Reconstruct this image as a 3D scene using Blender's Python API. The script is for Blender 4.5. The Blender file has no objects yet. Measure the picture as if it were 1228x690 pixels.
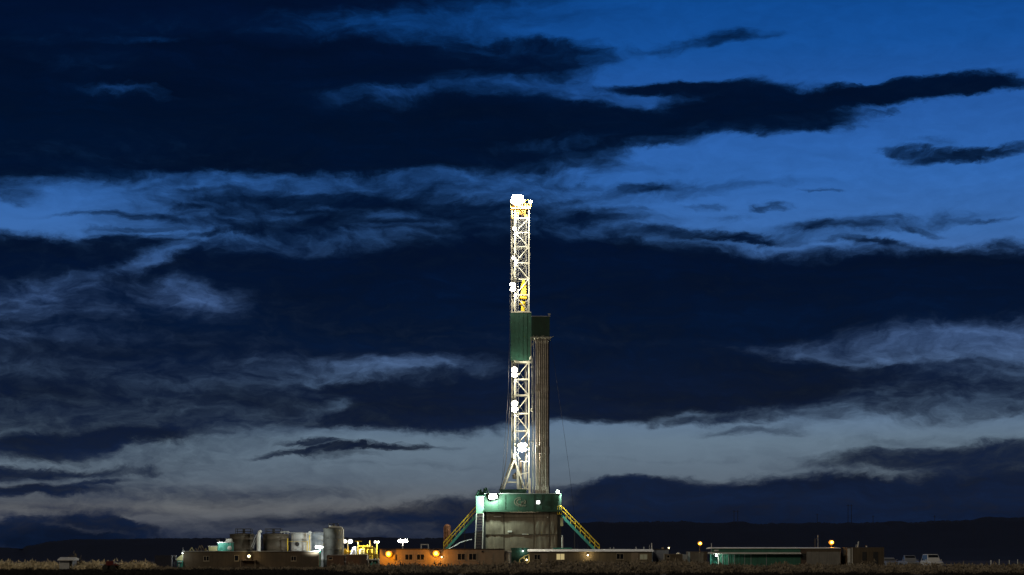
import bpy, bmesh, math, random
from mathutils import Vector, Matrix, noise
R = math.radians
PI = math.pi
sc = bpy.context.scene
col = sc.collection

# ------------------------------------------------------------------ camera
F = 2291.0            # focal length in photo pixels (photo is 1228 px wide)
YH = 668.0            # picture row of the true horizon
CAMZ = 1.64
cam_d = bpy.data.cameras.new('camera'); cam = bpy.data.objects.new('camera', cam_d); col.objects.link(cam)
cam.location = (0, 0, CAMZ); cam.rotation_euler = (R(90), 0, 0)
cam_d.sensor_width = 36; cam_d.sensor_fit = 'HORIZONTAL'; cam_d.lens = 36 * F / 1228
cam_d.shift_y = (YH - 345) / 1228
cam_d.clip_start = 1; cam_d.clip_end = 60000
sc.camera = cam
sc.view_settings.view_transform = 'Standard'; sc.view_settings.look = 'None'
sc.view_settings.exposure = 0; sc.view_settings.gamma = 1; sc.view_settings.use_curve_mapping = False

def lin(c):
    return tuple((x/255/12.92 if x/255 <= .04045 else ((x/255+.055)/1.055)**2.4) for x in c)

# ------------------------------------------------------------------ world: dusk sky with cloud layers
w = bpy.data.worlds.new('World'); sc.world = w; w.use_nodes = True
nt = w.node_tree; N = nt.nodes; L = nt.links
N.clear()
def nd(t, **k):
    n = N.new(t)
    for a, b in k.items(): setattr(n, a, b)
    return n
def math_(op, a, b=None, c=None, clamp=False):
    n = nd('ShaderNodeMath', operation=op, use_clamp=clamp)
    for i, v in enumerate((a, b, c)):
        if v is None: continue
        if isinstance(v, (int, float)): n.inputs[i].default_value = v
        else: L.new(v, n.inputs[i])
    return n.outputs[0]
tc = nd('ShaderNodeTexCoord')
sep = nd('ShaderNodeSeparateXYZ'); L.new(tc.outputs['Generated'], sep.inputs[0])
az = math_('ARCTAN2', sep.outputs[0], sep.outputs[1])
el = math_('ARCSINE', sep.outputs[2])
U = math_('MULTIPLY', az, F/100); V = math_('MULTIPLY', el, F/100)
uv = nd('ShaderNodeCombineXYZ'); L.new(U, uv.inputs[0]); L.new(V, uv.inputs[1])
def ae(x, y):        # where a direction of the view lies in azimuth / elevation
    X = (x-614)/F; Z = (YH-y)/F
    return math.atan(X)*F/100, math.asin(Z/math.sqrt(1+X*X+Z*Z))*F/100
# wind torn edges: two scales of warping, stretched along the horizon
def warp(src, sx, sy, det, ax, ay, seed, rough=.55):
    m = nd('ShaderNodeMapping'); m.inputs['Scale'].default_value = (sx, sy, 1); m.inputs['Location'].default_value = (seed, seed*1.7, 0)
    m.inputs['Rotation'].default_value = (0, 0, R(-4))
    L.new(src, m.inputs[0])
    nz = nd('ShaderNodeTexNoise', noise_dimensions='2D'); nz.inputs['Scale'].default_value = 1
    nz.inputs['Detail'].default_value = det; nz.inputs['Roughness'].default_value = rough
    L.new(m.outputs[0], nz.inputs['Vector'])
    s = nd('ShaderNodeVectorMath', operation='SUBTRACT'); L.new(nz.outputs['Color'], s.inputs[0]); s.inputs[1].default_value = (.5, .5, .5)
    t = nd('ShaderNodeVectorMath', operation='MULTIPLY'); L.new(s.outputs[0], t.inputs[0]); t.inputs[1].default_value = (ax, ay, 0)
    a = nd('ShaderNodeVectorMath', operation='ADD'); L.new(src, a.inputs[0]); L.new(t.outputs[0], a.inputs[1])
    return a.outputs[0]
p1 = warp(uv.outputs[0], .7, 1.8, 7, 1.1, .42, 3.1)
pw = warp(warp(p1, 4, 10, 5, .16, .085, 9.4, .68), 17, 34, 3, .045, .03, 2.2, .7)
# (x, y, rx, ry, tilt, darkness aimed at, strength, softness)
S = [
 # upper left mass
 (90,  60, 330, 150, 0, .92, 1, .25), (-60, 150, 420, 90, 3, .93, 1, .25), (300, 0, 330, 26, 2, .90, 1, .5),
 (90, 40, 60, 10, 5, .72, .7, .8), (190, 30, 90, 10, 0, .74, .7, .8),
 # blue wedge and second cloud
 (520, 28, 190, 15, 2, .30, .8, .8), (430,40,150,12,2,.55,.5,.8),
 (450, 78, 270, 32, 0, .93, 1, .22), (600, 62, 120, 18, -5, .85, .9, .4), (250, 95, 220, 60, 3, .95, .9, .4),
 (660, 60, 60, 8, -4, .8, .7, .6), (650,102,100,11,-6,.3,.75,.8), (560,55,90,5,-4,.6,.6,.8),
 (520, 112, 140, 8, 8, .42, .75, .9), (600, 108, 90, 9, -3, .4, .7, .8), (350, 143, 120, 5, 8, .62, .7, .9), (150, 105, 52, 5, -2, .42, .85, .9), (165,46,48,5,3,.5,.8,.9), (420,128,60,4,7,.6,.7,.9), (85,75,30,8,10,.74,.7,.9), (130,70,26,14,40,.76,.6,.9),
 (200, 165, 60, 8, 30, .78, .6, .9),
 # third cloud with its long right arm
 (470, 168, 290, 45, 2, .95, 1, .2), (620, 150, 180, 38, -3, .95, 1, .22), (740, 150, 105, 24, -6, .93, 1, .3), (250, 175, 270, 40, 0, .94, 1, .3),
 (690, 188, 60, 14, -10, .8, .8, .5), (630,200,90,14,0,.7,.6,.7),
 (790, 118, 62, 11, 0, .25, .9, .7), (700,112,60,6,-6,.35,.7,.8),
 (900, 132, 135, 32, 1, .95, 1, .22), (820, 105, 105, 9, -2, .92, 1, .35), (1050, 113, 150, 15, 3, .95, 1, .25), (1150, 104, 95, 11, -3, .92, 1, .3), (960, 150, 75, 12, 2, .88, .9, .4), (860,160,60,7,-4,.8,.8,.5),
 (880, 46, 42, 9, 3, .75, .9, .6), (800, 58, 60, 7, 4, .42, .8, .7), (830,49,40,6,0,.5,.7,.7),
 (1165, 181, 70, 8, 2, .82, 1, .4), (1095, 179, 42, 5, -4, .7, .9, .5), (792, 174, 30, 6, -4, .75, .9, .5),
 (640,172,70,5,4,.72,.6,.8), (600,196,80,5,-2,.85,.6,.7), (700,172,40,4,8,.6,.6,.8), (1060,134,30,3,4,.6,.7,.7), (1110,170,26,3,-6,.35,.6,.8), (1045,98,60,2.5,3,.75,.6,.6), (40,30,120,16,0,.84,.6,.8), (110,75,80,12,-6,.83,.6,.9), (230,25,120,10,3,.82,.6,.9), (100,180,140,26,8,.84,.7,.9), (330,110,120,8,4,.90,.6,.8),
 # pale gap on the left
 (60, 248, 110, 26, 6, .0, .9, .5), (180, 228, 170, 17, 4, .08, .8, .6), (130, 275, 110, 12, 4, .08, .8, .6), (90,262,110,14,4,.0,.6,.7),
 (15, 236, 30, 8, 0, .6, .7, .7), (140, 257, 75, 3.5, 2, .5, .7, .8),
 # mottled veil left of the mast
 (440, 256, 270, 38, 0, .86, .97, .45), (560, 264, 160, 28, 0, .82, .85, .6), (330, 214, 200, 7, 0, .35, .7, .8), (520, 222, 90, 12, 0, .5, .7, .9),
 (290, 240, 50, 8, 0, .72, .7, .7), (420, 235, 60, 6, 0, .78, .6, .7), (350, 258, 60, 6, 0, .4, .6, .8), (480, 262, 55, 6, 0, .45, .6, .8), (400, 275, 100, 9, 2, .85, .7, .7), (300, 262, 60, 7, -4, .7, .6, .7),
 (560, 232, 40, 7, 0, .4, .6, .8), (180,262,30,5,-10,.75,.7,.6), (160,278,40,4,4,.7,.6,.6), (200,222,40,4,8,.5,.5,.8), (240, 270, 60, 7, 5, .7, .7, .7), (560,250,60,5,0,.8,.5,.8),
 (700, 232, 100, 16, 0, .38, .6, .8), (700, 262, 90, 12, 0, .6, .7, .7), (790, 226, 60, 9, 4, .55, .55, .7), (650, 215, 60, 8, -3, .55, .6, .7), (730,205,80,6,3,.3,.5,.8),
 (870, 283, 110, 6, -3, .85, .9, .5), (800,277,60,5,0,.6,.6,.7), (1040, 270, 120, 10, 2, .5, .8, .8), (1040, 291, 46, 5, -10, .82, .9, .5), (1010, 272, 60, 5, -3, .7, .7, .6), (922, 250, 22, 4, 3, .6, .8, .6), (860, 230, 110, 6, 4, .32, .7, .8), (1190, 266, 28, 3, 0, .55, .7, .7), (1110,262,80,9,4,.3,.5,.9), (870,262,30,4,0,.4,.5,.8),
 (400,262,46,8,4,.95,.8,.6), (480,246,60,6,-3,.93,.7,.6), (330,238,34,5,0,.92,.7,.7), (560,282,40,4,0,.9,.6,.7), (250,228,46,4,3,.85,.7,.7), (215,248,34,4,-4,.85,.7,.7), (300,276,46,6,3,.93,.8,.6), (365,226,30,3,0,.4,.7,.8), (440,222,40,3,0,.55,.6,.8), (345,248,24,3,6,.45,.6,.8), (400,248,20,2.5,0,.5,.6,.8), (500,275,50,3,2,.5,.7,.7), (450,283,60,3,0,.6,.7,.7), (270,262,24,3,-8,.5,.6,.8), (505,230,30,6,3,.6,.6,.8), (190,240,30,3,0,.5,.6,.8), (235,283,40,4,6,.88,.7,.6),
 (720,262,46,8,-3,.86,.8,.6), (776,226,28,6,-3,.72,.8,.6), (690,240,34,5,4,.65,.7,.7), (655,272,50,6,0,.8,.7,.6), (700,218,26,4,0,.6,.6,.7), (760,252,24,3,0,.6,.6,.7), (850,248,24,3,0,.5,.6,.7), (980,230,18,2,0,.5,.6,.7), (965,272,30,5,0,.75,.7,.6), (1100,276,34,5,-8,.72,.7,.6), (1140,262,30,7,0,.45,.6,.8), (1060,262,30,4,0,.5,.6,.7), (900,286,60,3,-3,.93,.7,.5),
 # great dark band
 (20, 312, 120, 30, -3, .93, 1, .25), (150, 300, 70, 14, 2, .9, .9, .4), (420, 350, 520, 58, 0, .93, 1, .2), (900, 360, 620, 62, -1, .96, 1, .14), (650, 312, 220, 34, 2, .95, 1, .3), (1120, 352, 300, 48, 3, .96, 1, .2), (250, 400, 520, 40, 0, .92, 1, .4), (100, 360, 220, 40, 0, .86, .8, .6),
 (195, 312, 48, 9, 14, .22, .85, .8), (120, 328, 60, 6, 8, .55, .7, .8), (215, 301, 18, 9, 0, .25, .6, .8), (330,292,70,8,3,.7,.6,.9),
 (50, 362, 105, 28, 4, .62, .95, .8), (60,348,64,13,6,.42,.8,.8), (20,375,60,9,0,.5,.7,.8), (228, 357, 58, 20, -6, .34, .95, .9), (150, 374, 40, 14, 0, .72, .7, .9), (45, 408, 95, 14, 4, .52, .9, .8), (20,412,50,8,2,.38,.7,.8), (130,392,120,4,0,.9,.5,.7), (40,392,70,4,3,.85,.6,.7), (110,352,26,8,0,.88,.5,.8),
 # middle
 (130, 470, 340, 72, 0, .77, .95, .4), (200,425,300,12,0,.9,.8,.6), (60,470,110,16,0,.86,.7,.7), (290,478,70,8,0,.88,.7,.6), (250,460,60,6,4,.68,.6,.8), (90,500,120,10,3,.7,.6,.8), (330,520,60,8,10,.5,.6,.8), (720, 436, 300, 30, 0, .95, 1, .3), (425, 444, 165, 18, 0, .44, .97, .6), (480,438,80,11,2,.24,.85,.8), (530,446,50,4,2,.8,.7,.7), (350,450,60,5,0,.7,.6,.8), (250, 440, 150, 14, 2, .78, .8, .7), (120,436,140,10,0,.82,.6,.8),
 (1130, 412, 200, 24, 3, .40, .95, .6), (1190, 402, 90, 14, 2, .22, .8, .7), (1010, 416, 70, 9, -2, .5, .8, .7), (1180, 440, 120, 9, 0, .85, .6, .8),
 (1140, 476, 200, 40, 0, .74, .95, .5), (1165, 487, 65, 11, 6, .4, .8, .8), (1060, 455, 90, 14, -6, .9, .6, .7), (1200,460,80,8,0,.75,.5,.8),
 # clear strip right and left of the mast
 (820, 536, 260, 36, 0, .02, 1, .25), (1130, 516, 210, 17, 2, .05, .95, .5), (1000,545,120,20,0,.1,.8,.6),
 (420, 566, 260, 50, 0, .03, 1, .35), (250, 585, 270, 42, 4, .12, .9, .6), (60, 598, 170, 22, 2, .28, .9, .7), (370,520,60,18,10,.2,.7,.8),
 (180, 560, 120, 20, 12, .35, .8, .8),
 # clouds over the strip
 (600, 480, 265, 38, 2, .93, 1, .2), (880, 462, 170, 36, 2, .95, 1, .2), (950, 440, 70, 17, -4, .95, 1, .3), (1060, 446, 52, 9, -5, .9, .9, .4), (450, 466, 105, 9, 0, .92, 1, .4), (740, 500, 70, 14, 6, .92, 1, .3),
 (400, 500, 85, 16, -4, .9, .9, .35), (380, 488, 42, 7, 10, .5, .8, .8), (352, 497, 20, 9, 0, .5, .6, .9), (480,508,90,8,0,.9,.8,.4),
 (840,505,140,8,3,.85,.7,.5),
 (420, 540, 100, 4.5, 3, .88, 1, .45), (375, 534, 42, 3.5, 0, .82, .9, .5), (490, 537, 30, 5, 3, .85, .9, .5), (430, 547, 42, 5, 0, .55, .8, .7), (370,545,40,3,0,.8,.7,.6),
 (100, 528, 160, 13, 4, .93, 1, .35), (40, 543, 80, 12, 2, .9, .9, .5), (30, 465, 90, 12, 0, .9, .8, .6), (300,485,60,8,0,.85,.6,.8), (220, 500, 120, 10, 3, .72, .6, .8),
 (60, 566, 110, 6, 3, .82, .9, .6), (50, 589, 88, 8, 2, .92, 1, .4), (175, 562, 38, 4, 3, .6, .8, .6), (20, 570, 40, 8, 0, .85, .9, .5), (110,577,40,4,6,.85,.8,.5),
 (270, 592, 170, 10, 0, .38, .8, .8), (450, 560, 130, 4, 0, .14, .7, .8), (110,612,90,5,-2,.5,.7,.8),
 (910, 516, 60, 5, 4, .42, .8, .7), (1100, 549, 145, 15, 3, .78, .95, .45), (1190, 552, 110, 22, 2, .85, .9, .5), (800,552,140,3,0,.12,.6,.9), (1070,528,60,5,2,.3,.6,.8),
 (540, 606, 170, 12, 6, .66, .85, .5), (430, 622, 200, 14, 3, .7, .9, .6), (640, 622, 220, 24, 0, .82, .95, .4),
 (980, 632, 340, 62, 0, .93, 1, .1), (1240, 600, 200, 42, 3, .92, 1, .2), (760, 592, 90, 18, 3, .92, 1, .25), (1000,585,260,7,0,.98,.6,.7),
 (440, 668, 420, 27, 0, .84, .95, .5), (700, 640, 160, 30, 0, .9, .9, .4),
 # cumulus far off on the left
 (50, 640, 140, 17, 0, .84, 1, .25), (108, 628, 42, 14, -6, .84, 1, .25), (152, 632, 36, 13, -22, .84, 1, .3), (30, 625, 50, 8, 2, .8, .9, .4), (70, 650, 75, 17, 0, .97, .9, .3), (190, 641, 22, 5, -20, .8, .9, .5), (90, 632, 75, 2.6, -9, .62, .8, .8),
]
def layers(strokes):
    D = None
    for (x, y, rx, ry, rot, tgt, a, soft) in strokes:
        soft = min(.95, soft*1.3+.04)
        cx, cy = ae(x, y); ct, st = math.cos(R(rot)), math.sin(R(rot)); rx /= 100; ry /= 100
        cz = nd('ShaderNodeCombineXYZ'); cz.inputs[0].default_value = cx; cz.inputs[1].default_value = cy
        if D is not None: L.new(D, cz.inputs[2])     # each layer waits for the one below it, which keeps the shader's stack small
        sb = nd('ShaderNodeVectorMath', operation='SUBTRACT'); L.new(pw, sb.inputs[0]); L.new(cz.outputs[0], sb.inputs[1])
        d1 = nd('ShaderNodeVectorMath', operation='DOT_PRODUCT'); L.new(sb.outputs[0], d1.inputs[0]); d1.inputs[1].default_value = (ct/rx, st/rx, 0)
        d2 = nd('ShaderNodeVectorMath', operation='DOT_PRODUCT'); L.new(sb.outputs[0], d2.inputs[0]); d2.inputs[1].default_value = (-st/ry, ct/ry, 0)
        q = math_('MULTIPLY_ADD', d2.outputs['Value'], d2.outputs['Value'], math_('MULTIPLY', d1.outputs['Value'], d1.outputs['Value']))
        ln = math_('SQRT', q)
        mr = nd('ShaderNodeMapRange', interpolation_type='SMOOTHSTEP'); L.new(ln, mr.inputs[0])
        mr.inputs[1].default_value = 1 + soft*.6; mr.inputs[2].default_value = 1 - soft; mr.inputs[3].default_value = 0; mr.inputs[4].default_value = a
        mx = nd('ShaderNodeMix', data_type='FLOAT'); L.new(mr.outputs[0], mx.inputs[0])
        if D is None: mx.inputs[2].default_value = .05
        else: L.new(D, mx.inputs[2])
        mx.inputs[3].default_value = tgt
        D = mx.outputs[0]
    return D
# streaky texture inside the clouds
def streak(sx, sy, det, seed):
    m = nd('ShaderNodeMapping'); m.inputs['Scale'].default_value = (sx, sy, 1); m.inputs['Location'].default_value = (seed, seed*.6, 0); m.inputs['Rotation'].default_value = (0, 0, R(-5)); L.new(p1, m.inputs[0])
    nz = nd('ShaderNodeTexNoise', noise_dimensions='2D'); nz.inputs['Scale'].default_value = 1; nz.inputs['Detail'].default_value = det; nz.inputs['Roughness'].default_value = .6
    L.new(m.outputs[0], nz.inputs['Vector']); return math_('SUBTRACT', nz.outputs['Fac'], .5)
s1 = streak(.55, 3.2, 6, 21.0); s2 = streak(3.6, 8.5, 6, 5.0)
# colours by elevation (rows of the photograph turned into elevation)
def ramp(stops):
    lo, hi = ae(614, 690)[1], ae(614, -300)[1]
    n = nd('ShaderNodeValToRGB'); mr = nd('ShaderNodeMapRange'); L.new(V, mr.inputs[0]); mr.inputs[1].default_value = lo; mr.inputs[2].default_value = hi
    L.new(mr.outputs[0], n.inputs[0]); st = sorted(((ae(614, y)[1]-lo)/(hi-lo), c) for y, c in stops)
    e = n.color_ramp.elements
    while len(e) < len(st): e.new(.5)
    for i, (q, c) in enumerate(st): e[i].position = q; e[i].color = (*lin(c), 1)
    return n.outputs[0]
clear = ramp([(-300, (4, 30, 80)), (0, (14, 74, 148)), (60, (22, 82, 158)), (130, (38, 92, 168)), (220, (50, 105, 180)), (290, (60, 108, 174)), (360, (78, 112, 168)), (420, (82, 112, 160)), (480, (94, 122, 156)), (530, (100, 120, 138)), (575, (94, 108, 122)), (610, (100, 103, 107)), (640, (70, 76, 90)), (668, (50, 60, 80))])
cloud = ramp([(-300, (2, 6, 18)), (0, (1, 14, 42)), (150, (0, 14, 39)), (300, (1, 14, 40)), (400, (2, 17, 43)), (480, (8, 20, 43)), (560, (13, 26, 50)), (600, (13, 27, 52)), (650, (9, 22, 44))])
# the afterglow is brighter to the right of the mast in the upper sky, and fades behind the viewer
dim = nd('ShaderNodeMapRange', interpolation_type='SMOOTHSTEP'); L.new(U, dim.inputs[0]); dim.inputs[1].default_value = -5; dim.inputs[2].default_value = 2.5; dim.inputs[3].default_value = .72; dim.inputs[4].default_value = 1.0
up = nd('ShaderNodeMapRange', interpolation_type='SMOOTHSTEP'); L.new(V, up.inputs[0]); up.inputs[1].default_value = 3.5; up.inputs[2].default_value = 5.5
dm = nd('ShaderNodeMix', data_type='FLOAT'); L.new(up.outputs[0], dm.inputs[0]); dm.inputs[2].default_value = 1; L.new(dim.outputs[0], dm.inputs[3])
sv = nd('ShaderNodeVectorMath', operation='SCALE'); L.new(clear, sv.inputs[0]); L.new(dm.outputs[0], sv.inputs['Scale'])
def sky_branch(strokes):
    # built inside a node group of its own: (warped position, streaks, s1, clear colour, cloud colour) -> colour
    global N, L, pw, tex, s1, sv_o, cloud_o
    keep = (N, L, pw, tex, s1, sv_o, cloud_o)
    g = bpy.data.node_groups.new('cloud_region', 'ShaderNodeTree')
    for nm, ty in (('p', 'NodeSocketVector'), ('tex', 'NodeSocketFloat'), ('s1', 'NodeSocketFloat'), ('sky', 'NodeSocketVector'), ('cloud', 'NodeSocketVector')):
        g.interface.new_socket(nm, in_out='INPUT', socket_type=ty)
    g.interface.new_socket('col', in_out='OUTPUT', socket_type='NodeSocketVector')
    N, L = g.nodes, g.links
    gi = nd('NodeGroupInput'); pw, tex, s1, sv_o, cloud_o = gi.outputs[:5]
    D = layers(strokes)
    # mid-dark places show texture most, clear sky and solid cloud least
    mid = math_('MULTIPLY', math_('MULTIPLY', D, math_('SUBTRACT', 1.04, D)), 3.2)
    D = math_('ADD', D, math_('MULTIPLY', tex, mid))
    D = math_('ADD', D, math_('MULTIPLY', s1, .10), None, True)
    D = math_('SUBTRACT', 1, math_('POWER', math_('SUBTRACT', 1, D, None, True), 1.85))
    cm = nd('ShaderNodeMix', data_type='RGBA'); L.new(D, cm.inputs[0]); L.new(sv_o, cm.inputs[6]); L.new(cloud_o, cm.inputs[7])
    go = nd('NodeGroupOutput'); L.new(cm.outputs[2], go.inputs[0])
    N, L, pw, tex, s1, sv_o, cloud_o = keep
    gn = nd('ShaderNodeGroup'); gn.node_tree = g
    for i, o in enumerate((pw, tex, s1, sv_o, cloud_o)): L.new(o, gn.inputs[i])
    b = nd('ShaderNodeBackground'); L.new(gn.outputs[0], b.inputs[0]); return b.outputs[0]
shade = math_('MULTIPLY_ADD', math_('ADD', s1, math_('MULTIPLY', s2, .5)), 1.5, 1.0)
cs = nd('ShaderNodeVectorMath', operation='SCALE'); L.new(cloud, cs.inputs[0]); L.new(shade, cs.inputs['Scale'])
sv_o, cloud_o = sv.outputs[0], cs.outputs[0]
def pick(fac, a, b):
    m = nd('ShaderNodeMixShader'); L.new(fac, m.inputs[0]); L.new(a, m.inputs[1]); L.new(b, m.inputs[2]); return m.outputs[0]
tex = math_('ADD', math_('MULTIPLY', s1, .5), math_('MULTIPLY', s2, .85))
# the sky is evaluated in regions, each with only the cloud layers that reach it
def reach(x0, x1, y0, y1):
    r = []
    for s in S:
        x, y, rx, ry, rot, t, a, soft = s
        k = 1.05 + soft*.8; c, q = abs(math.cos(R(rot))), abs(math.sin(R(rot)))
        ex = k*(rx*c + ry*q) + 75; ey = k*math.hypot(rx*q, ry*c) + 32
        if x-ex < x1 and x+ex > x0 and y-ey < y1 and y+ey > y0: r.append(s)
    return r
ys = [-1e6, 200, 310, 420, 500, 570, 1e6]; xs = [-1e6, 360, 800, 1e6]
res = None
for i in range(len(ys)-2, -1, -1):
    row = None
    for j in range(len(xs)-1):
        k = sky_branch(reach(xs[j], xs[j+1], ys[i], ys[i+1]))
        row = k if row is None else pick(math_('GREATER_THAN', U, ae(xs[j], 300)[0]), row, k)
    # higher rows are chosen above the row's lower limit
    res = row if res is None else pick(math_('GREATER_THAN', V, ae(614, ys[i+1])[1]), res, row)
# overcast night away from the afterglow
back = nd('ShaderNodeMapRange', interpolation_type='SMOOTHSTEP'); L.new(math_('ABSOLUTE', U), back.inputs[0]); back.inputs[1].default_value = 9; back.inputs[2].default_value = 40
high = nd('ShaderNodeMapRange', interpolation_type='SMOOTHSTEP'); L.new(V, high.inputs[0]); high.inputs[1].default_value = 9; high.inputs[2].default_value = 16
away = math_('MAXIMUM', back.outputs[0], high.outputs[0])
bo = nd('ShaderNodeBackground'); bo.inputs[0].default_value = (*lin((24, 27, 38)), 1)
bg1 = pick(away, res, bo.outputs[0])
sky = nd('ShaderNodeTexSky', sky_type='NISHITA', sun_disc=False); sky.sun_elevation = R(-5); sky.sun_rotation = R(12)
bg2 = nd('ShaderNodeBackground'); L.new(sky.outputs[0], bg2.inputs[0]); bg2.inputs[1].default_value = 0.01
ad = nd('ShaderNodeAddShader'); L.new(bg1, ad.inputs[0]); L.new(bg2.outputs[0], ad.inputs[1])
out = nd('ShaderNodeOutputWorld'); L.new(ad.outputs[0], out.inputs[0])
w.cycles.sampling_method = 'MANUAL'; w.cycles.sample_map_resolution = 256

# ------------------------------------------------------------------ helpers
rnd = random.Random(7)
def PX(px, Y): return (px-614)/F*Y
def PZ(py, Y): return CAMZ + (YH-py)/F*Y
def P(px, py, Y): return Vector((PX(px, Y), Y, PZ(py, Y)))

def mat(name, rgb, rough=.7, metal=0, var=.25, scale=1.5, streak=0, bump=0, emis=None, estr=0):
    m = bpy.data.materials.new(name); m.use_nodes = True
    t = m.node_tree; b = t.nodes['Principled BSDF']
    b.inputs['Roughness'].default_value = rough; b.inputs['Metallic'].default_value = metal
    b.inputs['Base Color'].default_value = (*rgb, 1)
    if emis:
        b.inputs['Emission Color'].default_value = (*emis, 1); b.inputs['Emission Strength'].default_value = estr
    if var:
        tcn = t.nodes.new('ShaderNodeTexCoord')
        mp = t.nodes.new('ShaderNodeMapping'); t.links.new(tcn.outputs['Object'], mp.inputs[0])
        nz = t.nodes.new('ShaderNodeTexNoise'); nz.inputs['Scale'].default_value = scale; nz.inputs['Detail'].default_value = 6; nz.inputs['Roughness'].default_value = .65
        t.links.new(mp.outputs[0], nz.inputs['Vector'])
        cr = t.nodes.new('ShaderNodeValToRGB'); e = cr.color_ramp.elements
        e[0].position = .3; e[0].color = (*[c*(1-var) for c in rgb], 1); e[1].position = .7; e[1].color = (*[min(1, c*(1+var*.7)) for c in rgb], 1)
        t.links.new(nz.outputs['Fac'], cr.inputs[0]); last = cr.outputs[0]
        if streak:
            m2 = t.nodes.new('ShaderNodeMapping'); m2.inputs['Scale'].default_value = (3.5, 3.5, .25); t.links.new(tcn.outputs['Object'], m2.inputs[0])
            n2 = t.nodes.new('ShaderNodeTexNoise'); n2.inputs['Scale'].default_value = 1.2; n2.inputs['Detail'].default_value = 5; t.links.new(m2.outputs[0], n2.inputs['Vector'])
            r2 = t.nodes.new('ShaderNodeMapRange'); t.links.new(n2.outputs['Fac'], r2.inputs[0]); r2.inputs[1].default_value = .5; r2.inputs[2].default_value = .75; r2.inputs[3].default_value = 0; r2.inputs[4].default_value = streak
            mx = t.nodes.new('ShaderNodeMix'); mx.data_type = 'RGBA'; t.links.new(r2.outputs[0], mx.inputs[0]); t.links.new(last, mx.inputs[6]); mx.inputs[7].default_value = (*[c*.35+.01 for c in rgb], 1); last = mx.outputs[2]
        t.links.new(last, b.inputs['Base Color'])
        if bump:
            bp = t.nodes.new('ShaderNodeBump'); bp.inputs['Strength'].default_value = bump; bp.inputs['Distance'].default_value = .05
            t.links.new(nz.outputs['Fac'], bp.inputs['Height']); t.links.new(bp.outputs[0], b.inputs['Normal'])
    return m

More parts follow.
